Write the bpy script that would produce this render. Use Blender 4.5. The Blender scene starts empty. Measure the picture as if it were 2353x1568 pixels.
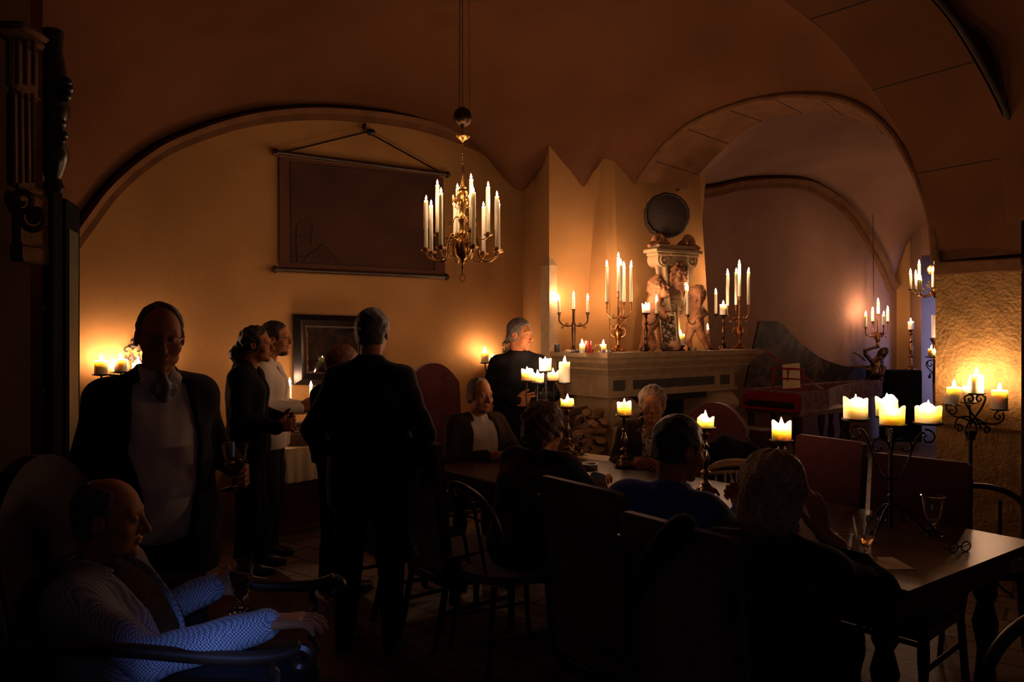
import bpy, math, random
import numpy as np
from mathutils import Vector, Matrix, Euler
random.seed(7); RNG=np.random.default_rng(5)
SC=bpy.context.scene; COL=SC.collection
PI=math.pi; R=math.radians
# ---------------------------------------------------------------- camera, world, light, exposure
F=1830.0; EYE=1.63; HOR=757.0; CX=1176.5
cd=bpy.data.cameras.new('camera'); cam=bpy.data.objects.new('camera',cd); COL.objects.link(cam)
cam.location=(0,0,EYE); cam.rotation_euler=(PI/2,0,0)
cd.sensor_width=36; cd.lens=F/2353*36; cd.shift_y=-(784-HOR)/2353; cd.clip_start=.05; cd.clip_end=60
SC.camera=cam
w=bpy.data.worlds.new('night'); SC.world=w; w.use_nodes=True
w.node_tree.nodes['Background'].inputs[0].default_value=(.25,.35,.6,1)
w.node_tree.nodes['Background'].inputs[1].default_value=.006
SC.view_settings.view_transform='Standard'; SC.view_settings.look='None'; SC.view_settings.gamma=1
SC.view_settings.exposure=0.0; SC.view_settings.use_curve_mapping=False
SC.cycles.use_denoising=True
SC.cycles.max_bounces=10; SC.cycles.diffuse_bounces=6; SC.cycles.transmission_bounces=8
SC.cycles.sample_clamp_indirect=8; SC.cycles.caustics_reflective=False; SC.cycles.caustics_refractive=False
FLAME=(1.0,.56,.33); FLAME_W=500.0
def uv(a,b,z=0): return Vector((.8*a-.6*b,.6*a+.8*b,z))          # room axes: a along the back wall, b towards it
def P(px,py,Y): return Vector(((px-CX)/F*Y,Y,EYE-(py-HOR)/F*Y))
def ZY(py,Y): return EYE-(py-HOR)/F*Y
def on_b(px,b):
    r=(px-CX)/F; a=b*(.6+.8*r)/(.8-.6*r); return a,.6*a+.8*b
def on_a(px,a):
    r=(px-CX)/F; b=a*(.8-.6*r)/(.6+.8*r); return b,.6*a+.8*b
def area(name,loc,to,sx,sy,col,power,spread=180):
    l=bpy.data.lights.new(name,'AREA'); l.shape='RECTANGLE'; l.size=sx; l.size_y=sy; l.color=col; l.energy=power; l.spread=R(spread)
    o=bpy.data.objects.new(name,l); COL.objects.link(o); o.location=loc
    o.rotation_euler=(Vector(to)-Vector(loc)).to_track_quat('-Z','Y').to_euler(); return o
# added arm lamp, light of an assumed far window, then two added fills
area('added_arm_lamp',(.35,-1.25,2.15),(-.72,1.98,.80),.10,.10,(.20,.34,1.0),.20,8)  # added narrow lamp lighting the seated man's forearm blue; window behind it is assumed
area('assumed_far_window_light',uv(13.0,4.9,1.5),uv(12.6,5.9,1.3),.7,1.7,(.26,.36,1.0),17.0,90)  # window out of sight behind the pillar, assumed from the blue jamb
area('added_near_fill',uv(.25,-1.3,2.1),uv(1.6,2.6,.8),1.4,.75,(.45,.58,1.0),.6,130)  # added bluish fill lightening the backs of the seated people
area('far_bay_fill',uv(9.8,1.9,1.9),uv(9.4,6.3,1.6),1.4,1.3,(.85,.5,.6),3.0,120)  # added fill tinting the far bay purple-brown; no window in that side wall
# ---------------------------------------------------------------- materials
def mat(name,col,rough=.6,metal=0,var=0,vscale=8,col2=None,bump=0,bscale=30,sheen=0,spec=.5,coat=0,detail=6,sss=0,srad=(.03,.015,.006),trans=0,ior=1.45):
    m=bpy.data.materials.new(name); m.use_nodes=True; n=m.node_tree.nodes; l=m.node_tree.links; b=n['Principled BSDF']
    b.inputs['Base Color'].default_value=(*col,1); b.inputs['Roughness'].default_value=rough; b.inputs['Metallic'].default_value=metal
    b.inputs['Specular IOR Level'].default_value=spec; b.inputs['Sheen Weight'].default_value=sheen; b.inputs['Coat Weight'].default_value=coat
    if sss: b.inputs['Subsurface Weight'].default_value=sss; b.inputs['Subsurface Radius'].default_value=srad; b.inputs['Subsurface Scale'].default_value=1
    if trans: b.inputs['Transmission Weight'].default_value=trans; b.inputs['IOR'].default_value=ior
    tc=n.new('ShaderNodeTexCoord')
    if var or col2:
        t=n.new('ShaderNodeTexNoise'); t.inputs['Scale'].default_value=vscale; t.inputs['Detail'].default_value=detail
        l.new(tc.outputs['Object'],t.inputs['Vector'])
        r=n.new('ShaderNodeValToRGB'); c2=col2 or tuple(c*(1-var) for c in col)
        r.color_ramp.elements[0].position=.38; r.color_ramp.elements[1].position=.62
        r.color_ramp.elements[0].color=(*c2,1); r.color_ramp.elements[1].color=(*col,1)
        l.new(t.outputs['Fac'],r.inputs[0]); l.new(r.outputs[0],b.inputs['Base Color'])
    if bump:
        t=n.new('ShaderNodeTexNoise'); t.inputs['Scale'].default_value=bscale; t.inputs['Detail'].default_value=8
        l.new(tc.outputs['Object'],t.inputs['Vector'])
        bp=n.new('ShaderNodeBump'); bp.inputs['Strength'].default_value=min(1,bump); bp.inputs['Distance'].default_value=.01*max(1,bump)
        l.new(t.outputs['Fac'],bp.inputs['Height']); l.new(bp.outputs[0],b.inputs['Normal'])
    return m
def pattern(m,kind,scale,c1,c2,c3=None,rot=0):
    n=m.node_tree.nodes; l=m.node_tree.links; b=n['Principled BSDF']; tc=n.new('ShaderNodeTexCoord')
    mp=n.new('ShaderNodeMapping'); l.new(tc.outputs['Object'],mp.inputs[0]); mp.inputs['Rotation'].default_value=(0,rot,0)
    if kind=='check':
        t=n.new('ShaderNodeTexChecker'); t.inputs['Scale'].default_value=scale; t.inputs[1].default_value=(*c1,1); t.inputs[2].default_value=(*c2,1)
        l.new(mp.outputs[0],t.inputs['Vector']); l.new(t.outputs[0],b.inputs['Base Color'])
    elif kind=='brick':
        t=n.new('ShaderNodeTexBrick'); t.inputs['Scale'].default_value=scale; t.inputs['Color1'].default_value=(*c1,1); t.inputs['Color2'].default_value=(*c2,1)
        t.inputs['Mortar'].default_value=(*(c3 or c1),1); t.inputs['Mortar Size'].default_value=.012; mp.inputs['Rotation'].default_value=(0,0,rot)
        l.new(mp.outputs[0],t.inputs['Vector']); l.new(t.outputs[0],b.inputs['Base Color'])
    elif kind=='wave':
        t=n.new('ShaderNodeTexWave'); t.inputs['Scale'].default_value=scale; t.inputs['Distortion'].default_value=5; t.inputs['Detail'].default_value=3
        r=n.new('ShaderNodeValToRGB'); r.color_ramp.elements[0].color=(*c1,1); r.color_ramp.elements[1].color=(*c2,1)
        l.new(mp.outputs[0],t.inputs['Vector']); l.new(t.outputs['Fac'],r.inputs[0]); l.new(r.outputs[0],b.inputs['Base Color'])
    elif kind=='voronoi':
        t=n.new('ShaderNodeTexVoronoi'); t.inputs['Scale'].default_value=scale
        s=n.new('ShaderNodeSeparateColor'); r=n.new('ShaderNodeValToRGB'); r.color_ramp.interpolation='CONSTANT'
        e=r.color_ramp.elements; e[0].color=(*c1,1); e[1].color=(*c2,1); e[1].position=.45
        if c3: q=e.new(.75); q.color=(*c3,1)
        l.new(mp.outputs[0],t.inputs['Vector']); l.new(t.outputs['Color'],s.inputs[0]); l.new(s.outputs[0],r.inputs[0]); l.new(r.outputs[0],b.inputs['Base Color'])
    return m
M={}
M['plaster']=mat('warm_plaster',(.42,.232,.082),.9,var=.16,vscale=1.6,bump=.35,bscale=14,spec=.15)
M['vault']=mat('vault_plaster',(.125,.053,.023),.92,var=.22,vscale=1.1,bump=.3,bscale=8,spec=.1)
M['rib']=mat('arch_stone',(.16,.078,.034),.9,var=.25,vscale=7,bump=.6,bscale=22,spec=.1)
M['farwall']=mat('far_bay_plaster',(.30,.175,.115),.92,var=.15,vscale=1.5,bump=.3,bscale=14,spec=.1)
M['sandstone']=mat('rough_sandstone',(.42,.25,.085),.88,var=.3,vscale=9,bump=1.6,bscale=45,spec=.2)
M['stone']=mat('carved_limestone',(.44,.31,.17),.75,var=.18,vscale=12,bump=.4,bscale=60,spec=.25)
M['terracotta']=mat('painted_stone',(.40,.19,.085),.7,var=.35,vscale=14,bump=.5,bscale=50,spec=.3)
M['soot']=mat('soot_black_stone',(.022,.013,.008),.9,bump=.5)
M['darkpanel']=mat('grey_marble_inlay',(.07,.065,.055),.5,var=.3)
M['floor']=pattern(mat('stone_floor',(.2,.15,.1),.55,bump=.5,bscale=20,spec=.4),'brick',1.1,(.20,.15,.10),(.15,.10,.075),(.05,.035,.025),rot=.64)
M['rug']=mat('worn_patterned_rug',(.12,.04,.03),.95,col2=(.06,.04,.03),vscale=14,bump=.4,spec=.1)
M['brass']=mat('aged_brass',(.60,.33,.10),.28,1,var=.4,vscale=30)
M['bronze']=mat('dark_bronze',(.12,.07,.04),.38,1,var=.3,vscale=30)
M['silver']=mat('tarnished_silver',(.48,.37,.26),.24,1,var=.5,vscale=30)
M['copper']=mat('gilt_copper',(.58,.27,.10),.32,1,var=.4,vscale=30)
M['iron']=mat('wrought_iron',(.035,.03,.028),.5,.7,bump=.3,bscale=80)
M['wax']=mat('ivory_wax',(.97,.88,.66),.45,sss=.75,srad=(.024,.020,.015),spec=.4)
M['waxwhite']=mat('white_wax',(.97,.93,.84),.45,sss=.75,srad=(.024,.021,.017),spec=.4)
M['waxred']=mat('red_votive_wax',(.6,.08,.04),.4,sss=.6)
M['wick']=mat('charred_wick',(.01,.008,.006),.9)
M['redvelvet']=mat('red_upholstery',(.075,.007,.008),.85,sheen=.35,var=.3,vscale=20,bump=.3,bscale=200,spec=.2)
M['oldleather']=mat('dark_red_leather',(.022,.005,.0045),.6,var=.3,spec=.1,bump=.2)
M['darkwood']=mat('dark_oak',(.045,.022,.012),.38,var=.4,vscale=10,spec=.5)
M['tablewood']=mat('polished_walnut_table',(.060,.026,.013),.33,col2=(.034,.014,.008),vscale=6,spec=.18,bump=.12,bscale=60)
M['palewood']=mat('pale_beech_wood',(.42,.26,.10),.35,var=.3)
M['black']=mat('black_lacquer',(.006,.005,.005),.3,spec=.5)
M['green']=mat('dark_green_paint',(.02,.085,.06),.25,spec=.6)
M['parch']=pattern(mat('brown_faded_map',(.10,.05,.03),.85,spec=.1),'wave',1.0,(.10,.052,.034),(.075,.036,.026))
M['parch']=mat('brown_faded_canvas',(.075,.036,.024),.9,col2=(.052,.025,.017),vscale=2.4,spec=.1)
M['parchrim']=mat('canvas_border',(.10,.046,.03),.9,spec=.1)
M['mapink']=mat('faded_ink',(.022,.016,.012),.9,col2=(.06,.04,.028),vscale=20)
M['cloth']=mat('white_tablecloth',(.70,.56,.36),.85,var=.08,bump=.2,spec=.1)
M['paper']=mat('cream_paper',(.74,.6,.38),.7,var=.05,spec=.2)
M['glass']=mat('clear_glass',(1,1,1),.02,trans=1,ior=1.5)
M['wine']=mat('red_wine',(.09,.004,.006),.05,trans=.5,ior=1.33)
M['whitewine']=mat('pale_wine',(.95,.75,.35),.03,trans=1,ior=1.33)
M['skin']=mat('skin',(.40,.16,.065),.62,var=.12,vscale=25,spec=.2,sss=.12,srad=(.012,.005,.002),bump=.1,bscale=120)
M['eye']=mat('eye',(.25,.2,.17),.15)
M['hairdark']=mat('dark_brown_hair',(.022,.012,.008),.5,bump=1.0,bscale=140,spec=.4)
M['hairgrey']=mat('grey_hair',(.15,.125,.11),.55,var=.4,vscale=60,bump=1,bscale=160,spec=.3)
M['hairwhite']=mat('silver_blond_hair',(.50,.38,.22),.6,var=.45,vscale=70,bump=1,bscale=170,spec=.3)
M['hairbrown']=mat('chestnut_hair',(.11,.045,.022),.55,var=.4,vscale=60,bump=1,bscale=140,spec=.35)
M['hairauburn']=mat('auburn_hair',(.13,.035,.02),.6,bump=.3,bscale=140)
M['suit']=mat('black_suit_cloth',(.010,.009,.009),.9,sheen=.1,bump=.2,bscale=150,spec=.1)
M['blackcloth']=mat('black_knit',(.008,.008,.009),.9,bump=.3,bscale=120,spec=.1)
M['whiteshirt']=mat('white_shirt_cloth',(.60,.53,.44),.85,bump=.25,bscale=12,spec=.1)
M['tweed']=pattern(mat('grey_tweed',(.2,.2,.22),.95,spec=.1),'check',190,(.42,.43,.47),(.10,.10,.12))
M['brownjacket']=mat('brown_tweed_jacket',(.060,.038,.026),.92,var=.35,vscale=60,bump=.3,bscale=90,spec=.1)
M['bluesweater']=mat('blue_wool_sweater',(.035,.085,.36),.95,sheen=.3,bump=.35,bscale=120,spec=.1)
M['nordic']=pattern(mat('patterned_wool',(.1,.03,.03),.95,bump=.4,bscale=90,spec=.1),'voronoi',16,(.020,.020,.04),(.085,.024,.022),(.018,.04,.055))
M['hairfair']=mat('greying_fair_hair',(.22,.135,.085),.6,var=.4,vscale=60,bump=.6,bscale=150,spec=.2)
M['olive']=mat('dark_olive_coat',(.024,.021,.014),.95,bump=.3,bscale=80,spec=.1)
M['beigescarf']=pattern(mat('patterned_scarf',(.5,.4,.3),.85,spec=.1),'voronoi',42,(.55,.46,.34),(.30,.17,.11),(.10,.07,.06))
M['mauve']=mat('mauve_silk_cravat',(.16,.12,.13),.5,sheen=.2,bump=.2)
M['trouser']=mat('dark_trousers',(.010,.009,.010),.9,spec=.1)
M['jeans']=mat('dark_denim',(.018,.019,.022),.9,spec=.1)
M['leather']=mat('black_shoe_leather',(.01,.008,.007),.35)
M['redpaint']=mat('red_lacquer',(.30,.012,.018),.35,spec=.5)
M['marbled']=mat('marbled_case_paint',(.30,.20,.17),.5,col2=(.16,.09,.075),vscale=12)
M['lidpaint']=mat('dark_painted_lid',(.13,.075,.035),.5,col2=(.018,.014,.010),vscale=3.2,spec=.3,detail=5)
for q in M['lidpaint'].node_tree.nodes:
    if q.type=='TEX_NOISE': q.inputs['Distortion'].default_value=2.2
    if q.type=='VALTORGB': q.color_ramp.elements[0].position=.46; q.color_ramp.elements[1].position=.72
M['lidfig']=mat('ochre_painted_figure',(.13,.085,.05),.55,col2=(.055,.036,.024),vscale=16)
M['lidred']=mat('crimson_painted_drape',(.12,.028,.024),.55,col2=(.05,.02,.018),vscale=10)
M['keys']=mat('dark_ebony_keys',(.03,.024,.02),.4)
M['log']=mat('split_log_wood',(.42,.22,.11),.85,var=.35,vscale=14,bump=.6)
M['bark']=mat('log_bark',(.10,.055,.035),.95,bump=1,bscale=60)
M['ceramic']=mat('peach_glaze',(.60,.34,.17),.35)
M['still']=pattern(mat('autumn_still_life',(.2,.05,.02),.3,spec=.5),'voronoi',24,(.05,.02,.012),(.34,.06,.02),(.42,.20,.07))
M['icon']=pattern(mat('flowered_picture',(.2,.15,.1),.3,spec=.4),'voronoi',60,(.05,.04,.02),(.14,.07,.035),(.5,.42,.3))
M['redglass']=mat('red_glass',(.8,.08,.04),.08,trans=.7)
M['pewter']=mat('dull_pewter',(.35,.33,.32),.35,1)
M['velvetblack']=mat('black_coat_cloth',(.006,.006,.007),.95,spec=.1)
m=bpy.data.materials.new('candle_flame'); m.use_nodes=True; nn=m.node_tree.nodes; nn.clear()
e=nn.new('ShaderNodeEmission'); e.inputs[0].default_value=(*FLAME,1); e.inputs[1].default_value=FLAME_W
oo=nn.new('ShaderNodeOutputMaterial'); m.node_tree.links.new(e.outputs[0],oo.inputs[0]); M['flame']=m
# ---------------------------------------------------------------- mesh helpers
class MB:
    def __init__(s): s.v=[]; s.f=[]; s.T=Matrix.Identity(4)
    def put(s,vs,fs):
        n=len(s.v); s.v+= [tuple(s.T@Vector(v)) for v in vs]; s.f+=[tuple(i+n for i in f) for f in fs]; return s
    def box(s,x0,x1,y0,y1,z0,z1,bev=0):
        if bev:
            b=bev; rings=[]
            for z,i in ((z0,b),(z0+b,0),(z1-b,0),(z1,b)):
                c=[(x0+i,y0+b),(x0+b,y0+i),(x1-b,y0+i),(x1-i,y0+b),(x1-i,y1-b),(x1-b,y1-i),(x0+b,y1-i),(x0+i,y1-b)]
                rings.append([(x,y,z) for x,y in c])
            return s.loft(rings,closed=True,caps=True)
        v=[(x,y,z) for z in (z0,z1) for x,y in ((x0,y0),(x1,y0),(x1,y1),(x0,y1))]
        return s.put(v,[(3,2,1,0),(4,5,6,7),(0,1,5,4),(1,2,6,5),(2,3,7,6),(3,0,4,7)])
    def loft(s,rings,closed=True,caps=False):
        n=len(rings[0]); v=[p for r in rings for p in r]; f=[]
        for i in range(len(rings)-1):
            for j in range(n if closed else n-1):
                k=(j+1)%n; f.append((i*n+j,i*n+k,(i+1)*n+k,(i+1)*n+j))
        if caps: f.append(tuple(range(n-1,-1,-1))); f.append(tuple((len(rings)-1)*n+j for j in range(n)))
        return s.put(v,f)
    def lathe(s,prof,seg=20,c=(0,0,0),caps=True,rf=None):
        rings=[]
        for r,z in prof:
            rings.append([(c[0]+r*(rf(2*PI*j/seg,z) if rf else 1)*math.cos(2*PI*j/seg),c[1]+r*(rf(2*PI*j/seg,z) if rf else 1)*math.sin(2*PI*j/seg),c[2]+z) for j in range(seg)])
        return s.loft(rings,True,caps)
    def tube(s,pts,r,seg=8,caps=True):
        pts=[Vector(p) for p in pts]; n=len(pts); rr=r if hasattr(r,'__len__') else [r]*n
        rings=[]; up=None
        for i,p in enumerate(pts):
            d=(pts[min(i+1,n-1)]-pts[max(i-1,0)])
            if d.length<1e-9: d=Vector((0,0,1))
            d.normalize()
            if up is None:
                up=Vector((0,0,1)) if abs(d.z)<.9 else Vector((1,0,0))
            x=up-d*up.dot(d)
            if x.length<1e-4: x=Vector((0,1,0))-d*d.y
            x.normalize(); y=d.cross(x); up=x
            rings.append([tuple(p+x*(rr[i]*math.cos(2*PI*j/seg))+y*(rr[i]*math.sin(2*PI*j/seg))) for j in range(seg)])
        return s.loft(rings,True,caps)
    def ell(s,c,r,seg=16,rg=10):
        prof=[(max(1e-4,math.sin(PI*i/rg)),-math.cos(PI*i/rg)) for i in range(rg+1)]
        rings=[[(c[0]+r[0]*q*math.cos(2*PI*j/seg),c[1]+r[1]*q*math.sin(2*PI*j/seg),c[2]+r[2]*z) for j in range(seg)] for q,z in prof]
        return s.loft(rings,True,True)
    def prism(s,poly,z0,z1,top=None):
        t=top or poly; return s.loft([[(x,y,z0) for x,y in poly],[(x,y,z1) for x,y in t]],True,True)
    def build(s,name,m,parent=None,smooth=True,ang=40):
        me=bpy.data.meshes.new(name); me.from_pydata(s.v,[],s.f); me.update()
        if smooth: me.shade_smooth(); me.set_sharp_from_angle(angle=R(ang))
        me.materials.append(M[m] if isinstance(m,str) else m)
        o=bpy.data.objects.new(name,me); COL.objects.link(o)
        if parent is not None: o.parent=parent
        return o
def tag(o,label=None,cat=None,group=None,kind=None):
    if label: o['label']=label
    if cat: o['category']=cat
    if group: o['group']=group
    if kind: o['kind']=kind
    return o
def empty(name,loc,rz=0,label=None,cat=None,group=None):
    o=bpy.data.objects.new(name,None); COL.objects.link(o); o.location=loc; o.rotation_euler=(0,0,rz); o.empty_display_size=.1
    return tag(o,label,cat,group)
def struct(o,label=None): return tag(o,label,kind='structure')
def bez(p0,p1,p2,p3,n=12):
    p0,p1,p2,p3=map(Vector,(p0,p1,p2,p3)); return [p0*(1-t)**3+p1*3*t*(1-t)**2+p2*3*t*t*(1-t)+p3*t**3 for t in [i/n for i in range(n+1)]]
def spiral(c,ux,uz,r0,r1,a0,a1,n=22):
    c=Vector(c); ux=Vector(ux); uz=Vector(uz)
    return [c+(ux*math.cos(a0+(a1-a0)*i/n)+uz*math.sin(a0+(a1-a0)*i/n))*(r0+(r1-r0)*i/n) for i in range(n+1)]
# ---------------------------------------------------------------- signed distance sculpting (surface nets)
def smin(a,b,k):
    h=np.clip(.5+.5*(b-a)/k,0,1); return b*(1-h)+a*h-k*h*(1-h)
def smax(a,b,k): return -smin(-a,-b,k)
def s_rc(p,a,b,r1,r2):
    a=np.array(a,float); ba=np.array(b,float)-a; d=p-a; t=np.clip((d@ba)/max(ba@ba,1e-9),0,1)
    return np.linalg.norm(d-t[:,None]*ba,axis=1)-(r1+(r2-r1)*t)
def s_el(p,c,r):
    q=(p-np.array(c,float)); r=np.array(r,float); k0=np.linalg.norm(q/r,axis=1); k1=np.linalg.norm(q/(r*r),axis=1)
    return k0*(k0-1)/np.maximum(k1,1e-6)
def s_sp(p,c,r): return np.linalg.norm(p-np.array(c,float),axis=1)-r
def nets(fn,lo,hi,h):
    lo=np.array(lo,float)-2*h; hi=np.array(hi,float)+2*h; B=6
    nb=np.ceil((hi-lo)/(h*B)).astype(int); n=nb*B+1
    D=np.full(n,1.0); ctr=np.stack(np.meshgrid(*[lo[i]+(np.arange(nb[i])+.5)*h*B for i in range(3)],indexing='ij'),-1).reshape(-1,3)
    dc=fn(ctr); rad=h*B*.87*1.35+.004; idx=np.stack(np.meshgrid(*[np.arange(k) for k in nb],indexing='ij'),-1).reshape(-1,3)
    act=np.abs(dc)<rad; ins=(~act)&(dc<0)
    for i,j,k in idx[ins]*B: D[i:i+B+1,j:j+B+1,k:k+B+1]=-1
    loc=np.stack(np.meshgrid(*[np.arange(B+1)]*3,indexing='ij'),-1).reshape(-1,3)
    ii=idx[act]*B
    if len(ii)==0: return np.zeros((0,3)),np.zeros((0,4),int)
    allp=(ii[:,None,:]+loc[None]).reshape(-1,3)
    key=np.unique((allp[:,0]*n[1]+allp[:,1])*n[2]+allp[:,2])
    g=np.stack([key//(n[1]*n[2]),(key//n[2])%n[1],key%n[2]],1)
    vals=np.concatenate([fn(lo+g[s:s+200000]*h) for s in range(0,len(g),200000)])
    D[g[:,0],g[:,1],g[:,2]]=vals
    S=D<0; c=[S[x:n[0]-1+x,y:n[1]-1+y,z:n[2]-1+z] for x in (0,1) for y in (0,1) for z in (0,1)]
    sm=sum(q.astype(np.int8) for q in c); cells=np.argwhere((sm>0)&(sm<8))
    vid=-np.ones(sm.shape,int); vid[tuple(cells.T)]=np.arange(len(cells))
    acc=np.zeros((len(cells),3)); cnt=np.zeros(len(cells))
    cor=[(x,y,z) for x in (0,1) for y in (0,1) for z in (0,1)]
    for a in range(8):
        for b in range(a+1,8):
            pa,pb=np.array(cor[a]),np.array(cor[b])
            if np.abs(pa-pb).sum()!=1: continue
            A=D[tuple((cells+pa).T)]; Bv=D[tuple((cells+pb).T)]; mm=(A<0)!=(Bv<0)
            t=np.where(mm,A/np.where(np.abs(A-Bv)<1e-12,1,A-Bv),0)
            acc+=np.where(mm[:,None],pa+(pb-pa)*t[:,None],0); cnt+=mm
    V=lo+(cells+acc/np.maximum(cnt,1)[:,None])*h; Fc=[]
    for ax in range(3):
        o=[(0,0,0)]*4; e1=np.eye(3,dtype=int)[(ax+1)%3]; e2=np.eye(3,dtype=int)[(ax+2)%3]; e0=np.eye(3,dtype=int)[ax]
        sl=[slice(1,n[i]-1) for i in range(3)]
        Sa=S[sl[0],sl[1],sl[2]]; sh=[slice(1+e0[i],n[i]-1+e0[i]) for i in range(3)]; Sb=S[sh[0],sh[1],sh[2]]
        E=np.argwhere(Sa!=Sb)+1; 
        if len(E)==0: continue
        q=np.stack([vid[tuple((E-e1-e2).T)],vid[tuple((E-e2).T)],vid[tuple(E.T)],vid[tuple((E-e1).T)]],1)
        fl=~S[tuple(E.T)]; q[fl]=q[fl][:,::-1]; Fc.append(q)
    Q=np.concatenate(Fc); Q=Q[(Q>=0).all(1)]
    return V,Q
def sdf_obj(name,parts,m,parent=None):
    vs=[];fs=[];n=0
    for fn,lo,hi,h in parts:
        V,Q=nets(fn,lo,hi,h); vs.append(V); fs.append(Q+n); n+=len(V)
    V=np.concatenate(vs); Q=np.concatenate(fs)
    me=bpy.data.meshes.new(name); me.from_pydata(V.tolist(),[],Q.tolist()); me.update(); me.shade_smooth()
    me.materials.append(M[m] if isinstance(m,str) else m)
    o=bpy.data.objects.new(name,me); COL.objects.link(o)
    if parent is not None: o.parent=parent
    return o
def V3(*a): return np.array(a,float)
def rotz(v,d): c,s=math.cos(R(d)),math.sin(R(d)); return V3(c*v[0]-s*v[1],s*v[0]+c*v[1],v[2])
def head_sdf(l,ch=0):
    d=s_el(l,(0,-.014,.032),(.074,.094,.087)); d=smin(d,s_el(l,(0,.028,-.022),(.058,.060,.083)),.03); d=smin(d,s_el(l,(0,.028,-.070),(.050+.012*ch,.052,.040)),.02)
    d=smin(d,s_sp(l,(0,.073,-.098),.017),.02); m=l.copy(); m[:,0]=np.abs(m[:,0])
    d=smin(d,s_rc(m,(.0,.079,.034),(.040,.068,.030),.011,.011),.014); d=smax(d,-s_sp(m,(.031,.100,.011),.017),.012)
    d=smin(d,s_sp(m,(.031,.074,.010),.0125),.004); d=smin(d,s_sp(m,(.043,.056,-.026),.020+.004*ch),.02)
    d=smin(d,s_rc(l,(0,.086,.016),(0,.110,-.026),.0075,.0115),.009); d=smin(d,s_sp(m,(.0105,.098,-.031),.0075),.006)
    d=smin(d,s_el(l,(0,.088,-.053),(.021,.009,.0055)),.005); d=smin(d,s_el(l,(0,.087,-.064),(.019,.009,.006)),.005); d=smax(d,-s_rc(m,(0,.099,-.0585),(.022,.090,-.059),.0018,.0012),.003)
    e=s_el(m,(.078,-.010,-.004),(.009,.021,.031)); e=smax(e,-s_el(m,(.086,-.006,.0),(.006,.012,.018)),.004); d=smin(d,e,.006)
    return d
def hair_sdf(l,st):
    if st=='mask': return l
    n=np.sin(l[:,0]*90+np.sin(l[:,2]*70)*2)*np.sin(l[:,1]*85+1.3)*.0022
    sk=s_el(l,(0,-.016,.036),(.080,.099,.092)); sk=smin(sk,s_el(l,(0,-.05,-.03),(.062,.05,.06)),.03)
    face=-(l[:,1]*-1+.045+np.clip((l[:,2]-.05)*-.3,0,.05))   # >0 in front of hairline
    front=l[:,1]-(.040+.9*np.clip(l[:,2]-.065,0,1)*1.3)
    if st=='short': d=smax(sk-.006,front,.012); d=smax(d,-.055-l[:,2],.01); d=smax(d,-s_sp(np.stack([np.abs(l[:,0]),l[:,1],l[:,2]],1),(.085,.0,-.01),.028),.006)
    elif st=='receding': d=smax(sk-.001,l[:,1]-.012-.25*np.abs(l[:,0]),.012); d=smax(d,-.06-l[:,2],.01); d=smax(d,-s_sp(np.stack([np.abs(l[:,0]),l[:,1],l[:,2]],1),(.085,.0,-.01),.026),.006)
    elif st=='bald': d=smax(sk-.001,l[:,1]-.02,.01); d=smax(d,-.06-l[:,2],.01); d=smax(d,-s_el(l,(0,.02,.12),(.058,.10,.085)),.012)
    elif st=='curly':
        n=.009*np.sin(l[:,0]*75+1)*np.sin(l[:,1]*72+2*np.sin(l[:,2]*30))*np.sin(l[:,2]*78+.5)+.003*np.sin(l[:,0]*210)*np.sin(l[:,2]*190)*np.sin(l[:,1]*200)
        d=s_el(l,(0,-.022,.034),(.108,.116,.112)); d=smin(d,s_el(l,(0,-.055,-.04),(.09,.065,.07)),.03); d=smax(d,front-.014,.02)
    elif st=='waved':
        n=.0035*np.sin(l[:,2]*95+l[:,0]*60+l[:,1]*40)+.0015*np.sin(l[:,0]*190+l[:,2]*60)
        d=s_el(l,(0,-.014,.038),(.096,.106,.102)); d=smin(d,s_el(l,(0,-.05,-.03),(.088,.06,.07)),.03); d=smax(d,l[:,1]-(.052+.5*np.clip(l[:,2]-.06,0,1)),.012)
    elif st=='bob':
        th=np.arctan2(l[:,0],l[:,1]+.02); n=.0012*np.sin(th*31+l[:,2]*40+2*np.sin(l[:,2]*50))+.001*np.sin(th*57-l[:,2]*65+1)+.0035*np.sin(th*5+l[:,2]*34)+.002*np.sin(th*11-l[:,2]*60)
        d=s_el(l,(0,-.018,.030),(.104,.116,.108)); d=smin(d,s_el(l,(0,-.040,-.075),(.094,.080,.085)),.05); d=smax(d,l[:,1]-(.036+.5*np.clip(l[:,2]-.07,0,1)),.012)
    elif st=='pony':
        d=s_el(l,(0,-.016,.036),(.086,.104,.097)); d=smax(d,front,.012); d=smax(d,-.05-l[:,2],.02)
        d=smin(d,s_rc(l,(0,-.105,.0),(0,-.135,-.06),.034,.040),.02); d=smin(d,s_rc(l,(0,-.135,-.06),(.01,-.11,-.15),.038,.026),.03); n=n*2.5
    elif st=='long': d=s_el(l,(0,-.02,.03),(.095,.108,.1)); d=smin(d,s_rc(l,(0,-.04,0),(0,-.05,-.2),.085,.07),.04); d=smax(d,front-.01,.012)
    return d+n
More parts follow.
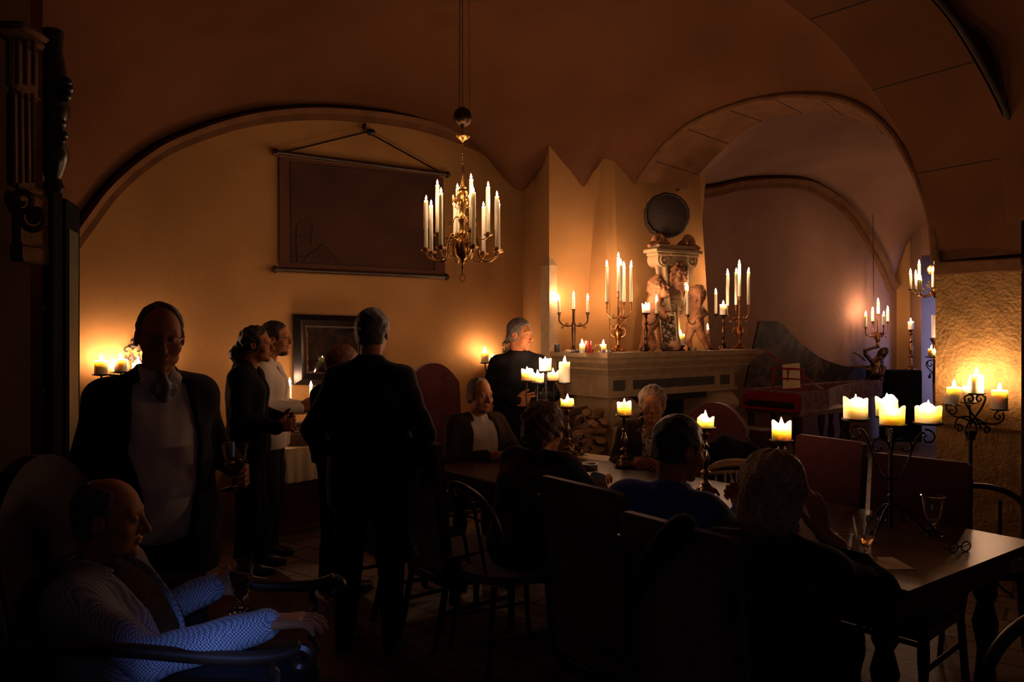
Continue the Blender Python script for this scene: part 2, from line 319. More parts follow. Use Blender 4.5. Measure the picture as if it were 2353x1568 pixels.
# ================================================================ THE SETTING
def tps(ctrl):
    C=np.array(ctrl,float); n=len(C)
    def phi(d2): return np.where(d2>1e-12,.5*d2*np.log(np.maximum(d2,1e-12)),0)
    d2=((C[:,None,:2]-C[None,:,:2])**2).sum(-1); A=np.zeros((n+3,n+3)); A[:n,:n]=phi(d2)+np.eye(n)*.001
    A[:n,n]=1; A[:n,n+1:]=C[:,:2]; A[n,:n]=1; A[n+1:,:n]=C[:,:2].T
    w_=np.linalg.solve(A,np.concatenate([C[:,2],np.zeros(3)]))
    def f(a,b):
        a=np.atleast_1d(a).astype(float); b=np.atleast_1d(b).astype(float)
        d=(a[:,None]-C[None,:,0])**2+(b[:,None]-C[None,:,1])**2
        return phi(d)@w_[:n]+w_[n]+w_[n+1]*a+w_[n+2]*b
    return f
def grid_surface(name,f,a0,a1,b0,b1,m,st=.045):
    na=int((a1-a0)/st)+1; nb=int((b1-b0)/st)+1; A=np.linspace(a0,a1,na); Bq=np.linspace(b0,b1,nb)
    g=[(x,y) for x in A for y in Bq]; z=f([q[0] for q in g],[q[1] for q in g])
    mb=MB(); mb.v=[tuple(uv(x,y,min(4.4,max(1.2,zz)))) for (x,y),zz in zip(g,z)]
    mb.f=[(i*nb+j,i*nb+j+1,(i+1)*nb+j+1,(i+1)*nb+j) for i in range(na-1) for j in range(nb-1)]
    return mb.build(name,m,ang=60)
def resample(pts,n):
    pts=[Vector(p) for p in pts]; d=[0]
    for i in range(1,len(pts)): d.append(d[-1]+(pts[i]-pts[i-1]).length)
    out=[]; 
    for k in range(n):
        t=d[-1]*k/(n-1); i=max(j for j in range(len(d)) if d[j]<=t+1e-9); i=min(i,len(pts)-2)
        u=(t-d[i])/(d[i+1]-d[i]) if d[i+1]>d[i] else 0
        p0=pts[max(i-1,0)]; p1=pts[i]; p2=pts[i+1]; p3=pts[min(i+2,len(pts)-1)]
        out.append(.5*((2*p1)+(p2-p0)*u+(2*p0-5*p1+4*p2-p3)*u*u+(3*p1-p0-3*p2+p3)*u**3))
    return out
WALLB=6.31; AF=5.5; AK=6.1
lunA=[(183,505),(250,420),(350,340),(450,295),(550,265),(650,250),(760,248),(900,262),(1000,285),(1100,325),(1215,395)]
A_=[]
for x,y in lunA:
    a,Y=on_b(x,WALLB); A_.append((a,ZY(y,Y)))
A_=[(.45,1.3),(.62,1.85),(.76,2.12)]+A_+[(5.3,2.95)]
arcF=[]
for x,y in [(1470,415),(1520,345),(1590,285),(1700,240),(1800,222),(1850,220),(1930,228),(2000,260),(2060,320),(2110,410),(2140,500),(2150,600)]:
    b,Y=on_a(x,AF); arcF.append((b,ZY(y,Y)))
arcK=[]
for x,y in [(1575,437),(1640,365),(1700,310),(1760,275),(1840,260),(1900,258),(1980,280),(2050,325),(2110,400),(2145,500),(2152,600)]:
    b,Y=on_a(x,AK); arcK.append((b,ZY(y,Y)))
arcL=[]
for x,y in [(1800,0),(1900,78),(2000,200),(2060,290),(2120,440),(2148,600)]:
    a,Y=on_b(x,2.6); arcL.append((a,ZY(y,Y)))
arcR=[]
for x,y in [(2140,0),(2220,110),(2300,260),(2353,400)]:
    a,Y=on_b(x,2.06); arcR.append((a,ZY(y,Y)))
arcR.append((5.5,2.1))
mid=2.87
arcL=[(2*mid-a,max(z,2.85)) for a,z in arcL[::-1]]+[(2.4,3.56),(mid,3.6),(3.35,3.56)]+arcL
arcR=[(2*mid-a,max(z,2.85)) for a,z in arcR[::-1] if a>4.4]+[(2.0,3.5),(mid,3.62),(3.7,3.52)]+arcR
z_=lambda px,py,b: (lambda aY:ZY(py,aY[1]))(on_b(px,b))
ctrl=[(a,WALLB,z) for a,z in A_]+[(AF,b,z) for b,z in arcF]+[(a,2.6,z) for a,z in arcL]
ctrl+=[(4.54,5.5,z_(1262,334,5.5)),(4.85,6.25,z_(1217,425,6.25)),(4.96,5.5,z_(1350,435,5.5)),(5.1,5.45,z_(1385,366,5.45)),(5.24,5.38,z_(1425,366,5.38)),(5.1,5.8,2.75),(4.6,5.9,2.95),(5.4,5.5,3.0),(4.75,5.5,z_(1306,384,5.5)),(4.64,5.5,z_(1284,359,5.5)),(4.86,5.5,z_(1328,410,5.5)),(5.03,5.48,z_(1367,401,5.48)),(4.70,5.88,z_(1238,379,5.88)),(4.4,5.2,3.5),(4.9,5.1,3.4)]
ctrl+=[(3.2,4.4,3.78),(2.2,4.4,3.72),(4.3,4.4,3.66),(3.2,5.5,3.68),(3.2,3.4,3.70),(1.2,4.4,3.62),(.2,4.6,3.5),(-.3,5.6,3.2),(-.6,4.4,3.3),(0,6.0,2.6),(.1,3.0,2.7)]
fV=tps(ctrl)
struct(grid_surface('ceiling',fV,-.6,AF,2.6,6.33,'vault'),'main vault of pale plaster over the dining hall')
# far bay
lunF=[]
for x,y in [(1640,425),(1700,412),(1790,408),(1850,415),(1900,440),(1960,490),(2020,590),(2050,660)]:
    a,Y=on_b(x,WALLB); lunF.append((a,ZY(y,Y)))
lunF=[(6.3,2.9),(7.0,3.2)]+lunF
c2=[(AK,b,z+.05) for b,z in arcK]+[(a,WALLB,z) for a,z in lunF]+[(9.2,4.5,3.9),(8,5.2,3.8),(10.6,5.0,3.85),(9.2,3.0,3.8),(7,3.5,3.7),(11,3.2,3.6)]
e_=[]
for x,y in [(2062,640),(2070,600),(2085,560),(2110,530),(2145,505)]:
    b,Y=on_a(x,12.2); e_.append((b,ZY(y,Y)))
c2+=[(12.2,b,z) for b,z in e_]+[(12.2,4.2,3.7),(12.2,3.0,3.3),(12.2,2,2.6)]
struct(grid_surface('ceiling',tps(c2),AK,12.2,1.9,6.33,'farwall',.08),'vault of the far bay')
c3=[(a,2.06,z+.13) for a,z in arcR]+[(2.9,0,3.9),(2.9,-1.3,3.6),(5.6,0,3.5),(.2,0,3.0),(6.6,1,3.3),(-1,1,2.7),(6.6,-1.3,2.4),(-1,-1.3,2.4)]
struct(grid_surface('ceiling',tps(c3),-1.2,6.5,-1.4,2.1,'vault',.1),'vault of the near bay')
def wallbox(name,a0,a1,b0,b1,z0,z1,m,label=None,bev=0):
    mb=MB(); mb.T=Matrix(((.8,-.6,0,0),(.6,.8,0,0),(0,0,1,0),(0,0,0,1))); mb.box(a0,a1,b0,b1,z0,z1,bev); return struct(mb.build(name,m,smooth=bool(bev)),label)
ROOM=Matrix(((.8,-.6,0,0),(.6,.8,0,0),(0,0,1,0),(0,0,0,1)))
wallbox('floor',-3,14,-1.6,6.4,-.12,0,'floor','dark stone slab floor')
wallbox('wall_back',-1.0,4.95,WALLB,6.6,0,4.3,'plaster','pale plastered back wall with the hanging canvas')
wallbox('wall_back',5.5,12.4,WALLB,6.6,0,4.3,'farwall','back wall of the far bay behind the keyboard instrument')
# pier beside the chimney: stepped plan, cut by the vault above
mb=MB(); mb.T=ROOM; mb.prism([(4.89,6.4),(4.87,6.30),(4.54,5.5),(5.5,5.5),(5.6,6.4)],0,4.2); struct(mb.build('wall_pier','plaster',smooth=False),'stepped plaster pier left of the chimney')
mb=MB(); mb.T=ROOM; mb.prism([(5.5,6.4),(5.5,5.55),(6.62,5.5),(6.62,6.4)],2.75,4.2,[(5.5,6.4),(5.5,5.42),(6.72,5.42),(6.72,6.4)])
mb.prism([(6.2,6.4),(6.2,5.72),(6.30,5.72),(6.30,6.4)],2.1,2.75,[(6.2,6.4),(6.2,5.5),(6.62,5.5),(6.62,6.4)])
struct(mb.build('wall_corbel','plaster',smooth=False),'corbelled wall above the chimney')
# back lunette rib
def rib(name,curve,conv,nrm,w_in,d,m,n=70):
    pts=resample([conv(*c) for c in curve],n); mb=MB(); rings=[]; nv=Vector(nrm)
    for i,p in enumerate(pts):
        t=(pts[min(i+1,n-1)]-pts[max(i-1,0)]).normalized(); q=t.cross(nv).normalized()
        if q.z>0: q=-q
        prof=[(0,0),(0,d*.7),(w_in*.25,d),(w_in*.55,d*.75),(w_in*.6,d*.55),(w_in,d*.5),(w_in,0)]
        rings.append([tuple(p+q*x+nv*y) for x,y in prof])
    return mb.loft(rings,True,True).build(name,m,ang=50)
vn=uv(0,-1)
struct(rib('trim_1',[c for c in A_ if c[0]<4.99],lambda a,z:uv(a,WALLB,z),vn,.105,.11,'rib'),'stone rib following the back wall lunette')
struct(rib('trim_2',lunF,lambda a,z:uv(a,WALLB,z),vn,.14,.12,'rib'),'stone rib of the far bay lunette')
# arch between the bays (beside the chimney)
def arch(name,c0,c1,f0,f1,m,n=60,label=None):
    p0=resample([f0(*c) for c in c0],n); p1=resample([f1(*c) for c in c1],n); mb=MB()
    up=Vector((0,0,.22)); rings=[[tuple(a),tuple(a.lerp(b,.5)),tuple(b),tuple(b+up),tuple(a+up)] for a,b in zip(p0,p1)]
    o=struct(mb.loft(rings,True,True).build(name,m,ang=35),label)
    for k in range(4,n-3,7):
        q=MB(); d=Vector((0,0,-.001)); q.tube([p0[k]+d,p0[k].lerp(p1[k],.5)+d,p1[k]+d],.0035,5); q.build('stone_joint','soot',o)
    return o
arch('wall_arch',arcF,arcK,lambda b,z:uv(AF,b,z),lambda b,z:uv(AK,b,z),'rib',label='stone arch between the hall and the far bay')
mb=MB(); mb.tube(resample([uv(AF-.01,b,z) for b,z in arcF],60),.028,8); struct(mb.build('trim_3','rib'),'roll moulding on the arch edge')
arch('wall_arch',arcL,arcR,lambda a,z:uv(a,2.6,z),lambda a,z:uv(a,2.06,z),'vault',label='broad near arch springing from the right pillar')
mb=MB(); mb.tube(resample([uv(a,2.03,z+.0) for a,z in arcR if a>3.5],60),.016,8); struct(mb.build('trim_4','soot'),'dark joint along the near arch')
# right pillar
mb=MB(); mb.T=ROOM; mb.box(5.5,6.1,2.06,2.58,0,2.0); struct(mb.build('wall_pillar','sandstone',smooth=False),'rough sandstone pillar at the right')
wallbox('trim_5',5.49,6.11,2.05,2.59,1.99,2.08,'rib','impost block on top of the pillar',.01)
wallbox('trim_6',5.485,6.11,2.045,2.6,.98,1.0,'rib','joint course of the pillar')
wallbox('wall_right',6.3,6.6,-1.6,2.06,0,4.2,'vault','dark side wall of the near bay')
# far end wall with deep recess for an assumed window
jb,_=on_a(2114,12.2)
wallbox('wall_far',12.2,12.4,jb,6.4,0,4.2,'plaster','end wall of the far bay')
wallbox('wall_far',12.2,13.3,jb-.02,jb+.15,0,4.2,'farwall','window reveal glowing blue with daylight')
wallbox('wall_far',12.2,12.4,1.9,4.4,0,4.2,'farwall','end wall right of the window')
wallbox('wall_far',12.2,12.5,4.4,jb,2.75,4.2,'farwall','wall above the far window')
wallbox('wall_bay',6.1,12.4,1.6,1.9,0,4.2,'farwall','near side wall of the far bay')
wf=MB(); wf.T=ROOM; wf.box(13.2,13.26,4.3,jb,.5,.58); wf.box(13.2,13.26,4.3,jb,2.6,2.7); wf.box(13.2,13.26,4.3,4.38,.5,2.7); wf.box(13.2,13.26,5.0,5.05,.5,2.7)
fw=struct(wf.build('assumed_window_1','darkwood',smooth=False),'assumed far window'); 
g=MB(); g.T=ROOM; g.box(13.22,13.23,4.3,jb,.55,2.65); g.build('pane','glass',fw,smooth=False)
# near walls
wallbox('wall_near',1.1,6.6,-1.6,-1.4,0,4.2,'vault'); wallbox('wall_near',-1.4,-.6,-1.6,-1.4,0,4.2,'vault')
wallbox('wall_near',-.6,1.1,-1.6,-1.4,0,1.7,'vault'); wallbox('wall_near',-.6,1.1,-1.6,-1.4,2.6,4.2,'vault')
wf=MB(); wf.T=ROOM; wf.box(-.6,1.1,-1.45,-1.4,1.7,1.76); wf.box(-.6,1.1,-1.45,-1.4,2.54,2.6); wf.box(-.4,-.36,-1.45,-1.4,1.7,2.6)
struct(wf.build('assumed_window_2','darkwood',smooth=False),'assumed high window behind the viewer')  # window and its opening assumed from bluish light on the seated man's arm
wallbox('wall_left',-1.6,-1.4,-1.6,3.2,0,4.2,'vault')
wl=MB(); wl.T=ROOM; wl.prism([(-1.5,3.5),(-1.5,3.0),(.30,3.0),(.30,3.5)],0,2.9); struct(wl.build('wall_left','plaster',smooth=False),'plaster pier at the left edge')
wallbox('wall_left',.0,.362,3.25,3.6,0,2.9,'vault','set-back of the left pier')
# carved corbel on the left pier
cb=MB(); c0=P(62,60,2.42)
def cbx(x0,x1,y0,y1,Y0=2.32,Y1=2.45,b=.01):
    Y1=Y0+.14; p=P(x0,y0,Y0); q=P(x1,y1,Y0); q.x=P(x1,y1,Y1).x; cb.box(p.x,q.x,Y0,Y1,q.z,p.z,b)
cbx(-30,118,45,62,2.25,2.65); cbx(-20,108,62,80); cbx(8,92,80,200,2.36,2.6); cbx(14,98,196,206,2.34,2.6); cbx(20,86,206,425,2.38,2.6)
for i in range(4): cb.tube([P(20+i*19,90,2.36),P(20+i*19,195,2.36)],.007,6); cb.tube([P(30+i*15,215,2.38),P(32+i*15,420,2.38)],.006,6)
cbx(34,104,420,436,2.34,2.6); cbx(40,98,436,560,2.38,2.6); cbx(44,92,556,600,2.42,2.6)
for k in (0,1): cb.tube(spiral(P(80-30*k,500-40*k,2.36),(1,0,0),(0,0,1),.045,.006,2.5,12,30),.010,6)
cb.ell(P(80,497,2.37),(.025,.02,.025))
o=cb.build('trim_7','rib'); struct(o,'carved corbel on the left pier')
# dark carved hanging ornament + open door
kb=MB(); base=P(122,450,3.3); H=P(122,70,3.3).z-base.z
kb.lathe([(.03,0),(.045,.03),(.03,.07),(.05,.12),(.062,.17),(.04,.24),(.05,.3),(.065,.36),(.045,.42),(.05,.52),(.035,.6),(.04,H)],14,tuple(base))
for px,py,r in [(148,190,.03),(152,205,.03),(148,222,.028),(135,285,.03),(142,312,.026),(138,325,.02),(128,240,.035),(128,190,.03)]: kb.ell(P(px,py,3.28),(r,r,r*.9),10,8)
tag(kb.build('carved_bracket','black'),'black carved wooden bracket with leaf knobs high above the open green door','bracket')
dz=ZY(450,3.35)
d=MB(); p=P(92,0,3.2); q=P(152,0,3.3); d.box(p.x,q.x,3.2,3.28,0,dz,.008)
dr=struct(d.build('door_1','velvetblack'),'black door edge standing open at left')
def slab(p0,p1,z0,z1,th):
    v=(p1-p0); v.z=0; v.normalize(); nn_=Vector((-v.y,v.x,0))*th; m_=MB()
    c=[p0,p1,p1+nn_,p0+nn_]; m_.prism([(x.x,x.y) for x in c],z0,z1); return m_
p0=P(152,0,3.3); p1=P(183,0,3.55); 
slab(p0,p1,0,dz-.02,.04).build('door_leaf','velvetblack',dr,smooth=False)
n_=Vector((p1-p0).normalized()); off=Vector((n_.y,-n_.x,0))*.006
slab(p0.lerp(p1,.12)+off,p0.lerp(p1,.8)+off,.25,2.05,.01).build('door_panel','green',dr,smooth=False)
hk=MB(); hk.ell(p0.lerp(p1,.25)*1.0+Vector((.02,-.02,ZY(821,3.35))),(.016,.012,.02)); hk.build('door_handle','brass',dr)
for py in (706,897):
    h=MB(); a=P(72,py,3.15); b=P(100,py,3.15); h.tube([a,b],.012,8); h.build('door_hinge','velvetblack',dr)
# rug
mb=MB(); mb.T=ROOM; mb.box(.9,1.95,2.6,5.2,0,.012); tag(mb.build('rug','rug',smooth=False),'worn dark red patterned rug on the open floor left of the table','rug')
# ================================================================ CANDLES AND THEIR HOLDERS
_fl={}
def flame_mesh(h,r):
    k=(round(h,4),round(r,4))
    if k not in _fl:
        mb=MB(); mb.lathe([(r*q,h*z) for q,z in ((.25,0),(.7,.1),(1,.27),(.92,.42),(.62,.62),(.3,.82),(.03,1))],8,caps=True)
        o=mb.build('flame','flame'); _fl[k]=o.data; bpy.data.objects.remove(o)
    return _fl[k]
def candle(px,yt,yb,Y,wpx,label,group,kind='taper',pxt=None,style='flat',m='wax',base=None,lit=True,fs=1.0,seed=0):
    b=base or P(px,yb,Y); s=Y/F; r=wpx*s/2; h=(yb-yt)*s; dx=((pxt or px)-px)*s; mb=MB(); rnd=random.Random(seed*31+int(px))
    if kind=='taper':
        mb.lathe([(r*.96,0),(r,.01),(r*.97,h*.5),(r*.93,h-.012),(r*1.0,h-.006),(r*.9,h-.001),(r*.45,h-.004)],14)
        if h>.2:
            for k in range(2):
                a=rnd.random()*6.28; l=h*rnd.uniform(.2,.6); mb.tube([(r*.95*math.cos(a),r*.95*math.sin(a),h-.012),(r*math.cos(a),r*math.sin(a),h-.012-l)],[.0022,.0032],6)
        mb.v=[(x+dx*z/h,y,z) for x,y,z in mb.v]; wz=h-.004; fh,fr=.040*fs,.0082*fs
    else:
        n=32; wd=min(h*.45,.05 if style=='crown' else .012); ph=[rnd.random()*6.28 for _ in range(3)]; k1=3; amp=.009 if style=='crown' else .001
        hh=lambda t:h+amp*(math.sin(k1*t+ph[0])+.5*math.sin(2*t+ph[1])-.5)
        rr=lambda t,q:r*(1+(.05 if style=='crown' else .004)*math.sin(k1*t+ph[0])*q)
        wall=.82 if style=='crown' else .72; rings=[]
        T=[2*PI*j/n for j in range(n)]
        C=lambda f,z:[(f(t)*math.cos(t),f(t)*math.sin(t),z(t) if callable(z) else z) for t in T]
        rings=[C(lambda t:r*.98,0),C(lambda t:r,.004),C(lambda t:r,h*.5),C(lambda t:rr(t,1)*1.0,lambda t:hh(t)-.012),C(lambda t:rr(t,1)*1.01,lambda t:hh(t)-.003),
               C(lambda t:rr(t,1)*.96,hh),C(lambda t:rr(t,1)*(wall+.02),lambda t:hh(t)-.002),C(lambda t:r*wall*.97,lambda t:max(hh(t)-.014,h-wd)),C(lambda t:r*wall*.9,h-wd),C(lambda t:r*.2,h-wd-.001)]
        mb.loft(rings,True,True); wz=h-wd; fh,fr=.044*fs,.0095*fs
        mb.v=[(x+dx*z/h,y,z) for x,y,z in mb.v]
    o=mb.build('taper_candle' if kind=='taper' else 'pillar_candle',m); o.location=b; tag(o,label,'candle',group)
    wk=MB(); wk.tube([(0,0,-.003),(0,0,.006),(.001,0,.010)],[.0012,.0012,.0008],6)
    w_=wk.build('wick','wick',o); w_.location=(dx,0,wz)
    if lit:
        f=bpy.data.objects.new('flame',flame_mesh(fh,fr)); COL.objects.link(f); f.parent=o; f.location=(dx,0,wz+.007); f.rotation_euler=(rnd.uniform(-.06,.06),rnd.uniform(-.08,.08),0)
    return b
def cup(mb,c,r,z=0,kind='tulip'):
    c=Vector(c)
    if kind=='tulip': mb.lathe([(.004,-.05),(r*.8,-.044),(r*.55,-.034),(r*1.0,-.022),(r*1.25,-.006),(r*1.9,-.002),(r*2.0,.001),(r*1.15,.001)],16,tuple(c))
    elif kind=='pan': mb.lathe([(.003,-.016),(r*.5,-.014),(r*1.15,-.007),(r*1.22,.0),(r*1.18,.001),(r*.9,-.003)],20,tuple(c))
def sarm(a,b,sag=.05,n=14,curl=0):
    """S-curved arm from stem point a to the underside of cup b"""
    a=Vector(a); b=Vector(b); d=b-a; h=Vector((d.x,d.y,0))
    return bez(a,a+h*.35+Vector((0,0,-sag*1.3)),Vector((b.x,b.y,b.z-sag*1.6))+h*.12,b,n)
def candelabrum(name,label,cat,stem,cups,rc_,m,prof,group=None,arm_z=.05,arm_r=.0045,cupkind='tulip',foot=None,deco=True,arm_from=None,sag=.04,scroll=True):
    """stem: base point; cups: candle base points; prof: lathe profile of the stem (r,z)"""
    stem=Vector(stem); root=empty(name,stem,0,label,cat,group)
    s=MB(); s.lathe(prof,20); s.build('stem',m,root)
    if foot: 
        f=MB(); foot(f); f.build('foot',m,root)
    zt=prof[-1][1]; az=arm_from if arm_from is not None else zt*.8
    for c in cups:
        c=Vector(c)-stem; hor=Vector((c.x,c.y,0)); a=MB()
        if hor.length>.03:
            u=hor.normalized(); st=Vector((0,0,az))+u*.008
            a.tube(sarm(st,c+Vector((0,0,-.045 if cupkind=='tulip' else -.012)),sag),arm_r,8)
            if scroll:
                e=hor.length; a.tube(spiral(st+u*e*.38+Vector((0,0,-sag*.1)),u,(0,0,1),.018,.003,-2.2,6.2,20),arm_r*.75,6)
                a.tube(spiral(st+u*e*.72+Vector((0,0,-sag*.9)),u,(0,0,1),.013,.002,3.5,-3.5,16),arm_r*.6,6)
        cup(a,c,rc_,0,cupkind); a.build('arm' if hor.length>.03 else 'socket',m,root)
    return root
# ---- great chandelier
Yc=4.85; cc=P(1063,580,Yc); 
CH=[(982,-172,461,588.5),(990,155,471,587.5),(1021,-121,443,574),(1041.5,106,472,592),(1092,-70,442,574),(1108.5,57,475,592),(1140,-18,451,580),(1146,12,468,580)]
UP=[(1004.6,168,425,553),(1048,105,433.5,546),(1081.7,-68,411.5,542.6),(1119.6,15,429,550)]
root=empty('chandelier',cc,0,'large brass chandelier with twelve burning tapers hanging in mid room','chandelier')
mb=MB(); mb.lathe([(.004,-.13),(.006,-.085),(.004,-.075),(.014,-.06),(.012,-.05),(.045,-.02),(.058,.015),(.062,.045),(.06,.05),(.06,.056),(.05,.075),(.03,.092),(.022,.10),(.026,.115),(.02,.125),(.012,.16),(.022,.18),(.03,.2),(.022,.215),(.014,.235),(.018,.27),(.028,.285),(.034,.30),(.028,.32),(.018,.335),(.03,.35),(.033,.37),(.022,.385),(.026,.395),(.012,.40),(.008,.43),(.012,.47),(.008,.50),(.004,.53)],24,rf=lambda t,z:1+(.05*math.cos(12*t) if .05<z<.1 else 0)); mb.build('body','brass',root)
mb=MB(); mb.tube([(0,0,-.12),(0,0,-.135)],.003); mb.tube([Vector((.016*math.sin(t),0,-.158+.022*math.cos(t))) for t in [i*PI/10 for i in range(21)]],.0028,6); mb.build('hanging_ring','brass',root)
lab={0:'leftmost',1:'second from left, lower tier,',2:'near left, lower tier,',3:'far, short looking, half hidden',4:'near right of the central stem,',5:'far right, lower flame,',6:'nearest rightmost',7:'outermost right, slim behind'}
for k,(px,an,yt,yb) in enumerate(CH):
    a=R(an); rad=.222; h=ZY(yb,Yc+rad*math.sin(a))-cc.z; h=.012; c=Vector((rad*math.cos(a),rad*math.sin(a),h)); u=Vector((math.cos(a),math.sin(a),0))
    m_=MB(); m_.tube(bez(u*.03+Vector((0,0,.09)),u*.09+Vector((0,0,.17)),u*.11+Vector((0,0,.0)),u*.10+Vector((0,0,-.0)),12)+bez(u*.10+Vector((0,0,-.0)),u*.10+Vector((0,0,-.075)),u*.20+Vector((0,0,-.07)),c+Vector((0,0,-.012)),12)[1:],.0045,8)
    m_.tube(spiral(u*.075+Vector((0,0,.065)),u,(0,0,1),.028,.004,2.6,-5,26),.003,6)
    cup(m_,c,.026,0,'pan'); m_.lathe([(.013,-.004),(.015,.012),(.012,.012)],12,tuple(c)); m_.build('arm','brass',root)
    pw=cc+c; Yk=pw.y; s=Yk/F; ytop=HOR-(0)*1; ht=(EYE-(yt-HOR)/F*Yk)-pw.z
    candle(px,yb-ht/s,yb,Yk,9.3*4.85/Yk,'ivory taper burning on the brass chandelier, '+lab[k].rstrip(',')+' one','chandelier tapers',base=pw,seed=k,fs=.72)
lab2=['tallest at the left of the upper tier','standing behind the stem, upper tier','tallest of all, right beside the stem','tall one at the right of the upper tier']
for k,(px,an,yt,yb) in enumerate(UP):
    a=R(an); rad=.16; c=Vector((rad*math.cos(a),rad*math.sin(a),.115)); u=Vector((math.cos(a),math.sin(a),0))
    m_=MB(); m_.tube(bez(u*.02+Vector((0,0,.21)),u*.08+Vector((0,0,.25)),u*.05+Vector((0,0,.10)),u*.11+Vector((0,0,.085)),12)+bez(u*.11+Vector((0,0,.085)),u*.14+Vector((0,0,.08)),u*.16+Vector((0,0,.09)),c+Vector((0,0,-.01)),6)[1:],.004,8)
    m_.tube(spiral(u*.07+Vector((0,0,.17)),u,(0,0,1),.022,.003,2.4,-5,24),.003,6)
    cup(m_,c,.022,0,'pan'); m_.lathe([(.012,-.004),(.014,.012),(.011,.012)],12,tuple(c)); m_.build('arm','brass',root)
    pw=cc+c; Yk=pw.y; s=Yk/F; ht=(EYE-(yt-HOR)/F*Yk)-pw.z
    candle(px,yb-ht/s,yb,Yk,9.3*4.85/Yk,'ivory taper on the brass chandelier, '+lab2[k],'chandelier tapers',base=pw,seed=20+k,fs=.72)
for k in range(6):   # ornamental reflector discs on the upper tier
    a=R(20+k*60); u=Vector((math.cos(a),math.sin(a),0)); m_=MB(); m_.T=Matrix.Translation(u*.055+Vector((0,0,.325)))@Matrix.Rotation(a,4,'Z')@Matrix.Rotation(PI/2,4,'Y')
    m_.lathe([(.001,-.004),(.016,-.003),(.022,.003),(.024,.004),(.02,.006),(.002,.0)],18); m_.T=Matrix.Identity(4); m_.tube(bez(u*.02+Vector((0,0,.27)),u*.06+Vector((0,0,.26)),u*.07+Vector((0,0,.29)),u*.055+Vector((0,0,.305)),8),.0032,6)
    m_.build('reflector_disc','brass',root)
# chain, saucer, weight ball, cords
zt=ZY(4,4.85)+.08
m_=MB(); z0=.50; 
for i in range(14):
    z=z0+i*.0185; tt=[Vector(((.006 if i%2 else 0)*math.sin(t),(0 if i%2 else .006)*math.sin(t),z+.013*math.cos(t))) for t in [j*PI/6 for j in range(13)]]; m_.tube(tt,.0016,5)
m_.build('chain','brass',root)
zb=ZY(320,Yc)-cc.z; m_=MB(); m_.lathe([(.003,-.02),(.012,-.01),(.03,.0),(.044,.012),(.046,.016),(.03,.014),(.02,.02),(.004,.022),(.004,.05)],24,(0,0,zb)); m_.build('saucer','brass',root)
zs=ZY(269,Yc)-cc.z; m_=MB(); m_.lathe([(.003,-.075),(.008,-.06)]+[(.057*math.cos(t),.06*math.sin(t)) for t in [-1.35+i*.27 for i in range(11)]]+[(.004,.064)],24,(0,0,zs)); m_.build('counterweight_ball','bronze',root)
m_=MB(); top=ZY(0,Yc)-cc.z+.05
for x,y in ((-.022,0),(-.016,.01),(0,-.01),(0,.014),(.042,0)): m_.tube([(x*.9,y,top),(x,y,zs+.05)],.0016,5)
m_.build('cord','mapink',root)
m_=MB(); m_.ell((0,0,top),(.05,.05,.03),12,8)
for an,l in ((10,.22),(170,.2),(60,.12),(120,.12),(-70,.14),(-140,.13)):
    a=R(an); m_.tube([(0,0,top),(l*.5*math.cos(a),l*.5*math.sin(a),top+.012),(l*math.cos(a),l*math.sin(a),top-.012)],[.018,.012,.005],6)
m_.build('ceiling_rosette','black',root)
# ---- holders on the mantel
MZ=1.435
def onm(px,b=4.95): a,Y=on_b(px,b); v=uv(a,b,MZ); return v,Y
def cups_at(lst,Y,dy): return [P(x,y,Y+d) for (x,y),d in zip(lst,dy)]
# three-armed dark
v,Y=onm(1318,5.32); c3=cups_at([(1285,719),(1318,711),(1350.5,719)],Y,[-.0,0,.0])
candelabrum('candelabra','dark bronze three-armed candelabra at the left end of the mantelpiece','candelabra',v,c3,.011,'bronze',[(.05,0),(.052,.006),(.03,.015),(.016,.03),(.012,.06),(.016,.12),(.02,.2),(.014,.24),(.02,.25),(.012,.26),(.012,.34),(.012,.35)],arm_from=.24,sag=.035,arm_r=.006)
for k,(x,yt,yb,xt,l) in enumerate([(1285.5,688.5,719,1283.5,'left'),(1318,682,711,1318,'middle'),(1350.5,687,719,1350.5,'right')]): candle(x,yt,yb,Y,6.5,l+' thin taper on the dark three-armed candelabra','three-armed candelabra tapers',pxt=xt,seed=40+k,fs=1.15)
def ornate(f,r=.06):
    f.lathe([(r,.006),(r*1.05,.012),(r*.7,.03),(r*.35,.05),(r*.2,.06)],24,rf=lambda t,z:1+.12*math.cos(6*t))
    for k in range(4):
        a=PI/4+k*PI/2; u=Vector((math.cos(a),math.sin(a),0)); f.tube(bez(u*r*.6+Vector((0,0,.03)),u*r*1.1+Vector((0,0,.035)),u*r*.9+Vector((0,0,.006)),u*r*1.25+Vector((0,0,.006)),8),[.007]*8+[.004],6)
